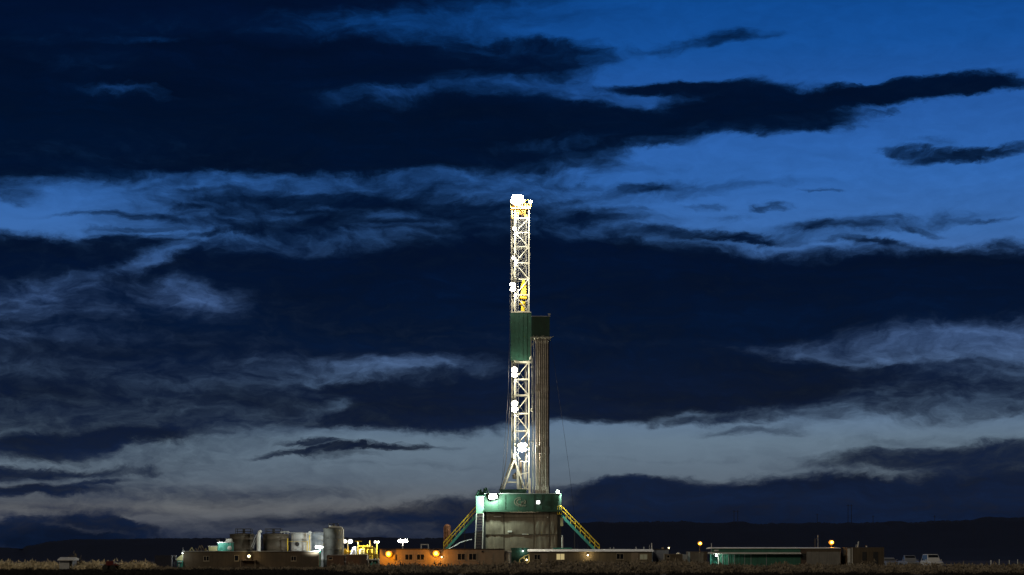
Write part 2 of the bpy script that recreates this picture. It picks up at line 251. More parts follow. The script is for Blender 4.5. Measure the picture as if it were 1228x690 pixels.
class MB:
    def __init__(s): s.v = []; s.f = []
    def add(s, vs, fs):
        n = len(s.v); s.v += [Vector(v) for v in vs]; s.f += [tuple(i+n for i in f) for f in fs]; return s
    def box(s, x0, x1, y0, y1, z0, z1):
        return s.add([(x, y, z) for z in (z0, z1) for y in (y0, y1) for x in (x0, x1)],
                     [(0, 2, 3, 1), (4, 5, 7, 6), (0, 1, 5, 4), (2, 6, 7, 3), (0, 4, 6, 2), (1, 3, 7, 5)])
    def pbox(s, px0, px1, py0, py1, Y, d, front=0):      # front face placed at depth Y from photo rows and columns
        return s.box(PX(px0, Y), PX(px1, Y), Y-front, Y-front+d, PZ(py1, Y), PZ(py0, Y))
    def tube(s, p, q, r, n=6, r2=None, caps=True):
        p = Vector(p); q = Vector(q); d = (q-p); 
        if d.length < 1e-6: return s
        d.normalize(); a = Vector((0, 0, 1)) if abs(d.z) < .9 else Vector((1, 0, 0))
        u = d.cross(a).normalized(); w_ = d.cross(u); r2 = r if r2 is None else r2
        vs = []
        for c, rr in ((p, r), (q, r2)):
            for k in range(n):
                t = 2*PI*(k+.5)/n; vs.append(c + u*math.cos(t)*rr + w_*math.sin(t)*rr)
        fs = [(k, (k+1) % n, n+(k+1) % n, n+k) for k in range(n)]
        if caps: fs += [tuple(range(n-1, -1, -1)), tuple(range(n, 2*n))]
        return s.add(vs, fs)
    def bar(s, p, q, t): return s.tube(p, q, t*.7071, 4)
    def path(s, pts, r, n=6):
        for a, b in zip(pts, pts[1:]): s.tube(a, b, r, n)
        return s
    def lathe(s, c, prof, n=32):        # prof: list of (radius, z)
        c = Vector(c); vs = []; fs = []
        for r, z in prof:
            for k in range(n): vs.append(c + Vector((r*math.cos(2*PI*k/n), r*math.sin(2*PI*k/n), z)))
        for i in range(len(prof)-1):
            for k in range(n): fs.append((i*n+k, i*n+(k+1) % n, (i+1)*n+(k+1) % n, (i+1)*n+k))
        fs += [tuple(range(n-1, -1, -1)), tuple(range((len(prof)-1)*n, len(prof)*n))]
        return s.add(vs, fs)
    def prism(s, pts, y0, y1):          # outline of (x, z) pushed through y
        n = len(pts); vs = [(x, y0, z) for x, z in pts] + [(x, y1, z) for x, z in pts]
        return s.add(vs, [tuple(range(n)), tuple(range(2*n-1, n-1, -1))] + [(k, n+k, n+(k+1) % n, (k+1) % n) for k in range(n)])
    def prism_x(s, pts, x0, x1):        # outline of (y, z) pushed through x
        n = len(pts); vs = [(x0, y, z) for y, z in pts] + [(x1, y, z) for y, z in pts]
        return s.add(vs, [tuple(range(n-1, -1, -1)), tuple(range(n, 2*n))] + [(k, (k+1) % n, n+(k+1) % n, n+k) for k in range(n)])
    def disc(s, a, c, y0, y1, k=1, n=20):      # elliptical drum facing the camera side
        vs = [(a*q*math.cos(2*PI*i/n), y, c*q*math.sin(2*PI*i/n)) for y, q in ((y0, 1), (y1, k)) for i in range(n)]
        return s.add(vs, [(i, (i+1) % n, n+(i+1) % n, n+i) for i in range(n)] + [tuple(range(n-1, -1, -1)), tuple(range(n, 2*n))])
    def build(s, name, m, parent=None, smooth=False, bevel=0, origin=None):
        r = parent
        while r is not None and r.parent is not None: r = r.parent
        off = Vector(origin) if origin is not None else (r.location.copy() if r is not None else Vector((0, 0, 0)))
        me = bpy.data.meshes.new(name); me.from_pydata([v-off for v in s.v], [], s.f)
        bm = bmesh.new(); bm.from_mesh(me); bmesh.ops.recalc_face_normals(bm, faces=bm.faces); bm.to_mesh(me); bm.free()
        me.materials.append(m)
        o = bpy.data.objects.new(name, me); col.objects.link(o)
        if parent is not None: o.parent = parent
        elif origin is not None: o.location = off
        if smooth:
            for p_ in me.polygons: p_.use_smooth = len(p_.vertices) == 4
        if bevel:
            md = o.modifiers.new('bevel', 'BEVEL'); md.width = bevel; md.segments = 2; md.limit_method = 'ANGLE'
        return o
def tag(o, label, cat, group=None):
    o['label'] = label; o['category'] = cat
    if group: o['group'] = group
    return o
def thing(name, label, cat, loc, group=None):
    o = bpy.data.objects.new(name, None); col.objects.link(o); o.location = loc; o.empty_display_size = .5
    return tag(o, label, cat, group)
def kind(o, k): o['kind'] = k; return o
def copy_tree(o, parent=None):
    c = o.copy(); col.objects.link(c)
    if parent is not None: c.parent = parent
    for ch in [x for x in allobj(o)]: copy_tree(ch, c)
    return c
def allobj(o): return [x for x in bpy.data.objects if x.parent is o]

# materials (real surface colours)
M = dict(
 white=mat('white_painted_steel', (.62, .62, .58), .5, 0, .18, 2, .35),
 mast=mat('mast_paint', (.40, .39, .32), .6, 0, .35, 1.4, .6),
 green=mat('green_painted_steel', (.009, .043, .024), .55, 0, .3, 1.2, .5),
 sgreen=mat('green_corrugated_sheet', (.035, .15, .105), .6, 0, .3, 1.0, .4),
 dgreen=mat('dark_green_sheet', (.008, .060, .038), .6, 0, .3, 1.0, .4),
 lit_green=mat('lit_green_paint', (.20, .42, .30), .5, 0, .2, 2, .4),
 teal=mat('teal_paint', (.05, .30, .24), .55, 0, .25, 1.5, .4),
 yellow=mat('yellow_safety_paint', (.75, .52, .03), .5, 0, .2, 3, .3),
 gold=mat('ochre_crown_paint', (.42, .25, .05), .5, 0, .25, 3, .3),
 tarp=mat('grey_brown_tarpaulin', (.20, .17, .125), .85, 0, .35, .8, .6, .3),
 dark=mat('dark_steel', (.03, .03, .032), .6, .3, .3, 3),
 black=mat('black_rubber', (.015, .015, .015), .8, 0, .2, 3),
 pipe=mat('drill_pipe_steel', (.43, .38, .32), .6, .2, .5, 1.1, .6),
 shaded_pipe=mat('shaded_drill_pipe_steel', (.045, .037, .03), .6, .2, .5, 1.1, .6),
 galv=mat('galvanised_steel', (.42, .43, .43), .45, .6, .2, 2),
 brown=mat('brown_siding', (.095, .072, .047), .8, 0, .3, .8, .5),
 brown2=mat('weathered_brown_siding', (.09, .062, .045), .8, 0, .35, .9, .5),
 tan=mat('tan_siding', (.28, .225, .16), .8, 0, .2, .7, .4),
 khaki=mat('khaki_siding', (.19, .155, .10), .8, 0, .25, .7, .5),
 grey=mat('grey_corrugated_sheet', (.22, .21, .19), .6, .1, .25, .8, .5),
 bluegrey=mat('blue_grey_panel', (.20, .22, .27), .6, 0, .2, 1, .4),
 tank=mat('brown_tank_paint', (.085, .07, .05), .6, .1, .3, .8, .6),
 wtank=mat('white_tank_paint', (.66, .68, .68), .5, 0, .15, .7, .5),
 btank=mat('pale_blue_tank_paint', (.36, .43, .52), .5, 0, .15, .7, .4),
 dtank=mat('charcoal_tank_paint', (.055, .058, .055), .85, .1, .3, .8, .6),
 navy=mat('navy_container_paint', (.012, .014, .035), .7, 0, .3, 1, .5),
 roof=mat('roof_metal', (.8, .8, .76), .5, .1, .15, 1, .3),
 droof=mat('dark_roof', (.05, .045, .04), .8, 0, .3, 1, .3),
 glass=mat('dark_window_glass', (.01, .012, .016), .12, 0, 0),
 frame=mat('window_frame', (.36, .31, .22), .6, 0, .15, 3),
 lit=mat('lit_window', (.6, .55, .3), .5, 0, 0, emis=(1, .80, .38), estr=.42),
 litdim=mat('dim_lit_window', (.3, .3, .2), .5, 0, 0, emis=(.75, .75, .5), estr=.06),
 cream=mat('cream_tarp', (.50, .48, .26), .8, 0, .2, 2),
 orange=mat('sodium_lit_vessel', (.30, .14, .07), .7, 0, .3, 2, .5),
 wood=mat('weathered_timber', (.18, .14, .09), .85, 0, .3, 3, .3),
 car=mat('white_car_paint', (.55, .55, .55), .3, 0, .05, 2),
 car2=mat('silver_car_paint', (.28, .29, .31), .35, .4, .05, 2),
 tail=mat('dull_red_paint', (.10, .012, .01), .3, 0, 0),
 emblem=mat('emblem_paint', (.085, .075, .05), .7, 0, .2, 4),
 cool=mat('cool_lamp_lens', (1, 1, 1), .4, 0, 0, emis=(.93, 1, .93), estr=1.7),
 hot=mat('white_lamp_lens', (1, 1, 1), .4, 0, 0, emis=(1, .95, .80), estr=2.0),
 mint=mat('mint_lamp_lens', (1, 1, 1), .4, 0, 0, emis=(.80, 1, .92), estr=1.8),
 sod=mat('sodium_lamp_lens', (1, 1, 1), .4, 0, 0, emis=(1, .62, .12), estr=1.8),
 sodium_glow=mat('amber_glow_globe', (1, .5, .1), .4, 0, 0, emis=(1, .30, .01), estr=1.0),  # glowing globe stands in for the orange halo round sodium lamps
 warm=mat('warm_lamp_lens', (1, 1, 1), .4, 0, 0, emis=(1, .78, .40), estr=1.3),
)
# ------------------------------------------------------------------ lights
sun_d = bpy.data.lights.new('moonlight', 'SUN'); sun = bpy.data.objects.new('moonlight', sun_d); col.objects.link(sun)
sun_d.energy = .48; sun_d.angle = R(12); sun_d.color = (1, .86, .64); sun.rotation_euler = (R(62), 0, R(-28)); sun.location = (0, -20, 60)
def light(parent, loc, power, color, radius=.12, spot=None, aim=None):
    d = bpy.data.lights.new('bulb', 'SPOT' if spot else 'POINT'); d.energy = power; d.color = color; d.shadow_soft_size = radius
    o = bpy.data.objects.new('bulb', d); col.objects.link(o)
    if spot: d.spot_size = R(spot); d.spot_blend = .6
    if aim is not None: o.rotation_euler = (Vector(aim)-Vector(loc)).to_track_quat('-Z', 'Y').to_euler()
    r = parent
    while r.parent is not None: r = r.parent
    o.parent = parent; o.location = Vector(loc) - r.location
    return o
COL = dict(hot=(1, .92, .73), cool=(.93, 1, .93), mint=(.80, 1, .84), sod=(1, .34, .01), warm=(1, .74, .36))
# a floodlight: housing with cooling ribs and a visor, lens, U bracket, short arm.  c = lens centre, w/h lens size
def flood(label, c, w_, h_, lens, power, group=None, arm=None, name='floodlight', tilt=12, off=.25, yaw=0, square=False):
    c = Vector(c)
    t = thing(name, label, 'floodlight', c, group)
    Rm = Matrix.Rotation(R(yaw), 3, 'Z') @ Matrix.Rotation(R(tilt), 3, 'X')
    def loc(b):
        b.v = [Rm @ v + c for v in b.v]; return b
    hb = MB()
    if square: hb.box(-w_/2-.03, w_/2+.03, 0, .15, -h_/2-.03, h_/2+.03)
    else: hb.disc(w_/2+.03, h_/2+.03, 0, .2, .6)
    for k in range(5):
        x = -w_*.4 + k*w_*.2; hb.box(x-.01, x+.01, .14, .26, -h_*.25, h_*.25)
    loc(hb).build('housing', M['galv'], t)
    lb = MB()
    if square: lb.box(-w_/2, w_/2, -.03, -.002, -h_/2, h_/2)
    else: lb.disc(w_/2, h_/2, -.05, -.002)
    lb; loc(lb).build('lens', M[lens], t)
    br = MB(); br.bar((-w_/2-.06, .1, 0), (-w_/2-.06, .32, -.05), .035); br.bar((w_/2+.06, .1, 0), (w_/2+.06, .32, -.05), .035); br.bar((-w_/2-.06, .32, -.05), (w_/2+.06, .32, -.05), .035)
    loc(br)
    if arm is not None: br.bar(c + Rm @ Vector((0, .32, -.05)), Vector(arm), .05)
    br.build('bracket', M['galv'], t)
    if power: light(t, c + Rm @ Vector((0, -off, 0)), power, COL[lens], .15)
    return t

# ------------------------------------------------------------------ ground, hills
def terrain():
    # one sheet to the horizon
    ys = [20, 60, 100, 130, 150, 165, 180, 195, 210, 225, 240, 255, 275, 300, 350, 450, 650, 1000, 1500, 2400]
    b = MB(); nx = 60; rows = []
    for y in ys:
        half = max(150, y*.8)
        rows.append([(-half + 2*half*i/nx, y) for i in range(nx+1)])
    vs = [(x, y, (.10*noise.noise(Vector((x*.09, y*.09, 0))) if 120 < y < 330 else 0)-.04) for r in rows for x, y in r]
    fs = [(j*(nx+1)+i, j*(nx+1)+i+1, (j+1)*(nx+1)+i+1, (j+1)*(nx+1)+i) for j in range(len(ys)-1) for i in range(nx)]
    # and back past the camera
    b.add(vs, fs)
    b.add([(-600, -400, -.04), (600, -400, -.04), (150, 20, -.04), (-150, 20, -.04)], [(0, 1, 2, 3)])
    g = mat('desert_soil', (.055, .045, .034), .95, 0, .45, .35, 0, .4)
    return kind(b.build('ground', g), 'structure')
terrain()
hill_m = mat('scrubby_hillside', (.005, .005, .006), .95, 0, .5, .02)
def ridge(name, prof, Y, front, back, seed, jag):
    b = MB(); xs = []; x = prof[0][0]
    while x <= prof[-1][0]: xs.append(x); x += 1.6
    def top(px):
        for (a, ya), (c, yc) in zip(prof, prof[1:]):
            if a <= px <= c: t = (px-a)/(c-a); t = t*t*(3-2*t); return ya+(yc-ya)*t
        return prof[-1][1]
    r = random.Random(seed); nrow = 9; n = len(xs)
    vs = []
    for j in range(nrow):
        f = j/(nrow-2) if j < nrow-1 else None
        for px in xs:
            h = max(0, PZ(top(px), Y))
            X = PX(px, Y)
            if f is None: vs.append((X*1.02, Y+back, -1)); continue
            y = Y - front*(1-f); e = f*f*(3-2*f)
            z = h*e*(1 + .08*noise.noise(Vector((px*.03, j*.7, seed)))*(1 if f < 1 else .25)) + (r.random()*jag if f == 1 else 0) + jag*.8*noise.noise(Vector((px*.12, j*.9, seed)))*f
            if f == 0: z = -1
            vs.append((X*y/Y, y, z))
    fs = [(j*n+i, j*n+i+1, (j+1)*n+i+1, (j+1)*n+i) for j in range(nrow-1) for i in range(n-1)]
    b.add(vs, fs)
    return kind(b.build(name, hill_m), 'structure')
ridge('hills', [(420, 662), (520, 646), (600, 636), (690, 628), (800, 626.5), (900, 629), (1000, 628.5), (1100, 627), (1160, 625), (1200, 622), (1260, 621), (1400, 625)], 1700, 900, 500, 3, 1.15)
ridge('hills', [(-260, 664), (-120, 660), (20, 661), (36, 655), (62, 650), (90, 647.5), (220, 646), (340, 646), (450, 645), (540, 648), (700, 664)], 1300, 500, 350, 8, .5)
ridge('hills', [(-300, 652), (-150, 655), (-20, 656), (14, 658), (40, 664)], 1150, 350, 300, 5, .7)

# high voltage pole pairs far off on the ridge
def hframe(px, top, Y, wpx, label):
    base = PZ(630, Y)-4; o = thing('transmission_pole', label, 'power pole', (PX(px, Y), Y, base), 'power poles on the far ridge')
    w_ = wpx/F*Y; x = PX(px, Y); zt = PZ(top, Y)
    for s_ in ((-1, 1) if wpx else (0,)):
        MB().tube((x+s_*w_/2, Y, base), (x+s_*w_/2, Y, zt), .28, 6, .2).build('pole', M['dark'], o)
    MB().bar((x-w_/2-1.3, Y, zt-1), (x+w_/2+1.3, Y, zt-1), .24).build('crossarm', M['dark'], o)
hframe(1019, 605, 1640, 4, 'tallest pair of thin poles on the far ridge beneath the dark cloud')
hframe(882.5, 612, 1640, 4.5, 'shorter pair of thin poles on the far ridge above the green shed')
hframe(980, 616, 1640, 0, 'single thin pole on the far ridge above the grey corrugated shed')
hframe(1047, 618, 1640, 0, 'single thin pole on the far ridge above the dark container')
hframe(1121, 618, 1640, 0, 'rightmost single thin pole on the far ridge above the parked cars')

# ------------------------------------------------------------------ sagebrush (countless): one mesh
import numpy as np
def brush():
    rg = np.random.default_rng(5)
    protos = []
    for k in range(8):
        n = 150
        d = rg.normal(size=(n, 3)); d /= np.linalg.norm(d, axis=1)[:, None]; d[:, 2] = np.abs(d[:, 2])
        lob = 1 + .25*np.sin(d[:, 0]*5+k)*np.cos(d[:, 1]*4+2*k)
        rad = rg.uniform(.3, 1.05, n)*lob
        c = d*rad[:, None]*np.array([1, 1, .85])
        s = rg.uniform(.07, .24, n)
        a = rg.normal(size=(n, 3)); a[:, 2] += .9; a /= np.linalg.norm(a, axis=1)[:, None]
        bb = np.cross(a, rg.normal(size=(n, 3))); bb /= np.linalg.norm(bb, axis=1)[:, None]
        quad = np.stack([c-bb*s[:, None]*.5, c+bb*s[:, None]*.5, c+a*s[:, None]*1.7], 1)   # leaf sprigs
        protos.append(quad.reshape(-1, 3))
    return protos
protos = brush()
def scatter(name, label, pts, m, kindv='stuff', seed=1):
    rg = np.random.default_rng(seed); V_ = []
    for (x, y, r, h) in pts:
        p = protos[rg.integers(len(protos))]; t = rg.uniform(0, 6.28); c, s = math.cos(t), math.sin(t)
        q = p @ np.array([[c, s, 0], [-s, c, 0], [0, 0, 1]]); V_.append(q*np.array([r, r, h]) + np.array([x, y, 0]))
    v = np.concatenate(V_).astype(np.float32); n = len(v)//3
    me = bpy.data.meshes.new(name); me.vertices.add(len(v)); me.vertices.foreach_set('co', v.ravel())
    me.loops.add(n*3); me.loops.foreach_set('vertex_index', np.arange(n*3, dtype=np.int32)); me.polygons.add(n)
    me.polygons.foreach_set('loop_start', np.arange(0, n*3, 3, dtype=np.int32)); me.polygons.foreach_set('loop_total', np.full(n, 3, dtype=np.int32))
    me.update(calc_edges=True); me.materials.append(m)
    o = bpy.data.objects.new(name, me); col.objects.link(o); o['label'] = label; o['category'] = 'brush'; o['kind'] = kindv
    return o
def field(n, x0, x1, y0, y1, rmin, rmax, seed, dens=None):
    r = random.Random(seed); out_ = []
    while len(out_) < n:
        y = r.uniform(y0, y1); px = r.uniform(x0, x1); x = PX(px, y)
        if dens and r.random() > dens(px, y): continue
        if noise.noise(Vector((x*.12, y*.12, seed))) < -.28: continue
        k = r.uniform(rmin, rmax)*(1+.35*noise.noise(Vector((x*.3, y*.3, seed+4)))); out_.append((x, y, k, k*r.uniform(.75, 1.1)))
    return out_
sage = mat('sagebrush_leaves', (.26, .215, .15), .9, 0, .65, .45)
pale = mat('lit_dry_brush', (.66, .56, .36), .9, 0, .45, .5)  # paler leaves stand in for the unseen light on the left strip
low = mat('unlit_low_scrub', (.02, .018, .014), .95, 0, .5, .5)  # near-black leaves paint the unlit foreground dark
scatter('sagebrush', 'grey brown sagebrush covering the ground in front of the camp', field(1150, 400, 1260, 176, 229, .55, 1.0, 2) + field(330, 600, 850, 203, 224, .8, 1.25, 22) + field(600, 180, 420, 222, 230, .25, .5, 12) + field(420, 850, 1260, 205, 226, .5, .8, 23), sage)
scatter('dry_brush', 'dry brush across the open ground on the left, its light put into a paler colour', field(560, -40, 183, 225, 240, .6, 1.15, 3, lambda px, y: not (64 < px < 94 and y < 233.5) and not (117 < px < 147 and y < 229.5)), pale)
scatter('ground_scrub', 'low scrub along the near edge of the ground, coloured black as if unlit', field(1100, -40, 420, 158, 206, .3, .5, 4) + field(500, 400, 1270, 158, 172, .25, .4, 5), low)
sh = scatter('shrub', 'tall bare rounded shrub standing behind the small shed on the left', [(PX(87, 236), 236, 1.2, 2.0), (PX(90, 236.5), 236.5, .9, 2.2), (PX(84, 236), 235.6, .9, 1.6)], sage, 'thing'); sh['category'] = 'shrub'

# ------------------------------------------------------------------ drilling rig
YR = 262.0
def R3(px, py, dy=0): return P(px, py, YR) + Vector((0, dy, 0)) if dy == 0 else Vector((PX(px, YR), YR+dy, PZ(py, YR)))
def rx(px): return PX(px, YR)
def rz(py): return PZ(py, YR)

# substructure -----------------------------------------------------
sub = thing('rig_substructure', 'tall rig base with green steel fascia above grey brown tarpaulin walls', 'rig base', (rx(626), YR, 0))
b = MB()
x0, x1 = rx(582), rx(668.5)
yf = YR-.1; D_ = 9.0
# tarpaulin walls: sagging panels between posts
def tarp_panel(b, xa, xb, za, zb, y, seed, n=14, m=8, sag=.11):
    vs = []
    for j in range(m+1):
        for i in range(n+1):
            u, v = i/n, j/m
            bulge = sag*math.sin(PI*u)*math.sin(PI*v) + .05*noise.noise(Vector((u*5, v*4, seed))) + .035*abs(math.sin((u+v*.25*((seed % 2)*2-1))*PI*2.5))
            vs.append((xa+(xb-xa)*u, y-bulge, za+(zb-za)*v))
    b.add(vs, [(j*(n+1)+i, j*(n+1)+i+1, (j+1)*(n+1)+i+1, (j+1)*(n+1)+i) for j in range(m) for i in range(n)])
cols_x = [582, 604, 640, 658.5, 668.5]; rows_y = [614.5, 641, 686]
k = 0
for a, c in zip(cols_x, cols_x[1:]):
    for t_, u_ in zip(rows_y, rows_y[1:]):
        tarp_panel(b, rx(a)+.03, rx(c)-.03, rz(u_)+.03, rz(t_)-.03, yf, k); k += 1
b.box(x0, x1, yf+.06, yf+D_, 0, rz(614))
b.build('tarpaulin_wall', M['tarp'], sub, smooth=True)
f_ = MB()
for px in (604, 640, 658.5): f_.box(rx(px)-.045, rx(px)+.045, yf-.10, yf+.03, 0, rz(615))
f_.box(x0, x1, yf-.12, yf+.03, rz(641)-.06, rz(641)+.06); f_.box(rx(582), rx(660), yf-.11, yf+.03, rz(620.5)-.03, rz(620.5)+.03)
f_.build('wall_batten', M['tank'], sub)
MB().box(rx(580.2), rx(582.4), yf-.15, yf+.3, 0, rz(614.2)).build('corner_column', M['dark'], sub); MB().box(rx(668), rx(673), yf+.1, yf+D_*.9, 0, rz(614.2)).build('corner_column', M['dark'], sub)
# pale patches and hatches on the tarp
for (a, c, d, e) in ((592, 601, 620.2, 619.4), (609, 614, 638.5, 636.5), (626, 634, 641.3, 640.4), (656, 657.3, 621.2, 620)):
    MB().box(rx(a), rx(c), yf-.19, yf-.12, rz(d), rz(e)).build('patch', M['white'], sub)
# green fascia
fb = MB(); fb.box(rx(581), rx(673), yf-.5, yf+D_, rz(611.6), rz(592.6))
for px in (590, 597, 606, 640, 650, 660): fb.box(rx(px)-.03, rx(px)+.03, yf-.56, yf-.49, rz(611.5), rz(594))
fb.build('fascia', M['green'], sub)
fl = MB(); fl.box(rx(580), rx(673.5), yf-.72, yf+D_, rz(614), rz(611.6)+.003); fl.build('lower_flange', M['green'], sub)
ed = MB(); ed.box(rx(580.5), rx(672), yf-.60, yf+D_, rz(592.6)+.002, rz(591.9)); ed.build('deck_edge', M['galv'], sub)
rl = MB()
for z in (.55, 1.05): rl.tube((rx(598), yf-.55, rz(611.5)-.9+z), (rx(640), yf-.55, rz(611.5)-.9+z), .02, 5)
for px in range(598, 641, 6): rl.tube((rx(px), yf-.54, rz(611.5)-.3), (rx(px), yf-.54, rz(611.5)+.2), .02, 5)
# emblem: oval with nested letter-like arcs
em = MB()
def arc(cx, cy, r0, a0, a1, t, sx=1.0, n=16):
    pts = []
    for i in range(n+1):
        a = R(a0+(a1-a0)*i/n); pts.append((cx+r0*sx*math.cos(a), cy+r0*math.sin(a), a))
    for (xa, za, aa), (xb, zb, ab) in zip(pts, pts[1:]):
        em.prism([(xa-t*math.cos(aa), za-t*math.sin(aa)), (xa+t*math.cos(aa), za+t*math.sin(aa)), (xb+t*math.cos(ab), zb+t*math.sin(ab)), (xb-t*math.cos(ab), zb-t*math.sin(ab))], yf-.53, yf-.501)
s_ = YR/F; ex, ez = rx(624), rz(602.2)
arc(ex-.1, ez, 5.0*s_, 78, 262, .055, 1.25); arc(ex-.05, ez-.02, 3.2*s_, 70, 300, .07, 1.15); arc(ex+3.6*s_, ez-.02, 2.4*s_, -200, 75, .065, 1.1)
arc(ex+3.2*s_, ez-1.1*s_, 1.2*s_, 0, 360, .05, 1.4); em.prism([(ex-.1, ez-.62), (ex+.75, ez-.62), (ex+.75, ez-.5), (ex-.1, ez-.5)], yf-.53, yf-.501)
em.build('emblem', M['emblem'], sub)
# end box above the ladder, its strong light put into pale green
eb = MB(); eb.box(rx(571), rx(580.3), yf-.62, yf+1.6, rz(616), rz(596)); eb.box(rx(570.5), rx(580.9), yf-.7, yf+1.7, rz(596)+.002, rz(595.2)); eb.build('end_box', M['lit_green'], sub, bevel=.02)
eb = MB()      # plants of hoses and a winch on top of the box
for (a, c, d, e, r) in ((571, 595, 574.5, 588, .16), (574, 595, 578, 589.5, .2), (578, 594, 583, 585, .13), (583, 585, 586, 592, .1), (575, 590, 577, 587, .12), (581, 592, 581.5, 586, .22)):
    eb.tube((rx(a), YR+.5, rz(c)), (rx(d), YR+.5, rz(e)), r, 6)
eb.build('hose_bundle', M['dgreen'], sub)
# doghouse roof standing behind the fascia
dg = MB(); dg.box(rx(599), rx(631.5), YR+1.5, YR+4.2, rz(592), rz(587.4)); dg.box(rx(598.3), rx(632), YR+1.3, YR+4.4, rz(587.4)+.002, rz(586.6)); dg.build('doghouse', M['dgreen'], sub)
# right corner guard post, small wall box and lower exhaust stack
gp = MB(); gp.tube((rx(672.8), YR, rz(614)), (rx(672.8), YR, rz(588)), .035, 6); gp.tube((rx(668), YR, rz(594)), (rx(668), YR, rz(586.5)), .05, 6); gp.build('corner_post', M['green'], sub)
wb = MB(); wb.box(rx(672), rx(675.3), YR-.2, YR+.8, rz(631), rz(622)); wb.box(rx(671.5), rx(675.8), YR-.3, YR+.9, rz(621.9), rz(621.2)); wb.build('junction_box', M['cream'], sub)  # cream colour stands in for the light missing on the junction box
ex_ = tag(MB().tube((rx(674.3), YR-1, .2), (rx(674.3), YR-1, rz(645)), .14, 10).tube((rx(674.3), YR-1, rz(645)), (rx(674.3), YR-1, rz(642)), .09, 8).build('exhaust_stack', M['white'], origin=(rx(674.3), YR-1, .2)), 'white upright exhaust pipe beside the right foot of the rig base', 'exhaust pipe')

# ladder tower on the left --------------------------------------------
ld = thing('access_ladder', 'pale upright ladder below the brightly lit green end box', 'ladder', (rx(575), YR-.6, 0))
for xt, xb in ((571.6, 568.6), (579.8, 578.2)):
    MB().bar((rx(xt), YR-.75, rz(616)), (rx(xb), YR-1.6, 0), .13).build('rail', M['white'], ld)
rg_ = MB()
for i in range(36):
    t = i/35; z = rz(616)*(1-t)+.1*t; xa = rx(571.6+(568.6-571.6)*t); xb = rx(579.8+(578.2-579.8)*t); y = YR-.75-.85*t
    rg_.box(xa, xb, y-.02, y+.16, z-.02, z+.02)
rg_.build('tread', M['tan'], ld)

# sloping stairways --------------------------------------------------
def stairway(label, xt, yt, xb, yb, dyo, flip):
    o = thing('stairway', label, 'stairway', (rx(xb), YR+dyo, 0), 'sloping stairways of the rig base')
    T = Vector((rx(xt), YR+dyo, rz(yt))); B = Vector((rx(xb), YR+dyo, rz(yb)))
    w_ = Vector((0, 1.0, 0)); d = (B-T)
    for q in (0, 1):
        MB().add([T+w_*q+Vector((0, a, c)) for a in (0, .07) for c in (-.38, .12)] + [B+w_*q+Vector((0, a, c)) for a in (0, .07) for c in (-.38, .12)],
                 [(0, 1, 3, 2), (4, 6, 7, 5), (0, 4, 5, 1), (2, 3, 7, 6), (1, 5, 7, 3), (0, 2, 6, 4)]).build('stringer', M['teal'], o)
    tr = MB(); n = 34
    for i in range(n):
        c = T + d*((i+.5)/n); tr.box(c.x-.13, c.x+.13, c.y+.08, c.y+.99, c.z-.03, c.z)
    tr.build('tread', M['galv'], o)
    for q in (0, 1):
        hr = MB(); up = Vector((0, 0, 1.15)); md = Vector((0, 0, .62))
        hr.tube(T+w_*q+up, B+w_*q+up, .062, 6); hr.tube(T+w_*q+md, B+w_*q+md, .05, 6)
        for i in range(9): c = T + d*(i/8) + w_*q; hr.tube(c, c+up, .02, 6)
        hr.build('handrail', M['yellow'], o)
    ft = MB(); 
    for f in (.35, .7):
        c = T+d*f; ft.bar(c+Vector((0, .1, -.3)), (c.x, c.y+.1, 0), .1); ft.bar(c+Vector((0, .9, -.3)), (c.x, c.y+.9, 0), .1)
    ft.build('prop', M['dark'], o)
    return o
stairway('yellow railed green stairway sloping down to the right of the rig base', 673, 617, 719, 664, -.2, 1)
stairway('yellow railed green stairway sloping down to the left of the rig base', 571, 617.5, 532, 661, -.2, -1)
lp = MB()
for zz in (0, .55, 1.1):
    lp.tube((rx(668.5), YR-.7, rz(617)+zz), (rx(673.5), YR-.7, rz(617)+zz), .035, 6)
for px in (668.5, 671, 673.5): lp.tube((rx(px), YR-.7, rz(617)), (rx(px), YR-.7, rz(617)+1.1), .035, 6)
lp.build('landing_rail', M['yellow'], sub)

# mast ----------------------------------------------------------------
mast = thing('drill_mast', 'tall white lattice drilling mast lit by floodlights with a crown on top', 'drilling mast', (rx(625), YR+3, rz(592)))
YM = YR+2.2                      # front face of the mast
def mx(px): return PX(px, YM)
def mz(py): return PZ(py, YM)
SK = -3.4                        # the mast is turned a little: its rear face shows to the left of the front face
DY = 2.0
def FL(py): return Vector((mx(617.4), YM, mz(py)))
def FR(py): return Vector((mx(634.2), YM, mz(py)))
def BL(py): return Vector((mx(617.4+SK), YM+DY, mz(py)))
def BR(py): return Vector((mx(634.2+SK), YM+DY, mz(py)))
for fn in (FL, FR, BL, BR):
    lo = 588 if fn in (FR, BR) else 552
    MB().bar(fn(lo), fn(252), .19).build('leg', M['mast'], mast)
lev = [262, 279, 296, 315.5, 335, 354, 374, 434.5, 455, 474, 496, 517, 536]
br_ = MB(); flip = 0
for a, c in zip(lev, lev[1:]):
    if a == 374:
        br_.bar(FL(374), FR(374), .16); br_.build('lattice', M['mast'], mast); br_ = MB(); continue
    for (p, q) in ((FL, FR), (BL, BR), (FL, BL), (FR, BR)):
        br_.bar(p(a), q(a), .13 if p in (FL,) else .09)
        flip_ = (flip + (0 if p is FL and q is FR else 1)) % 2
        if p is FL and q is FR:
            br_.bar((p if flip else q)(a), (q if flip else p)(c), .11)
        elif p is FR: pass
        else: br_.bar((p if flip_ else q)(a), (q if flip_ else p)(c), .08)
    flip = 1-flip
br_.bar(FL(536), FR(536), .12)
br_.build('lattice', M['mast'], mast)
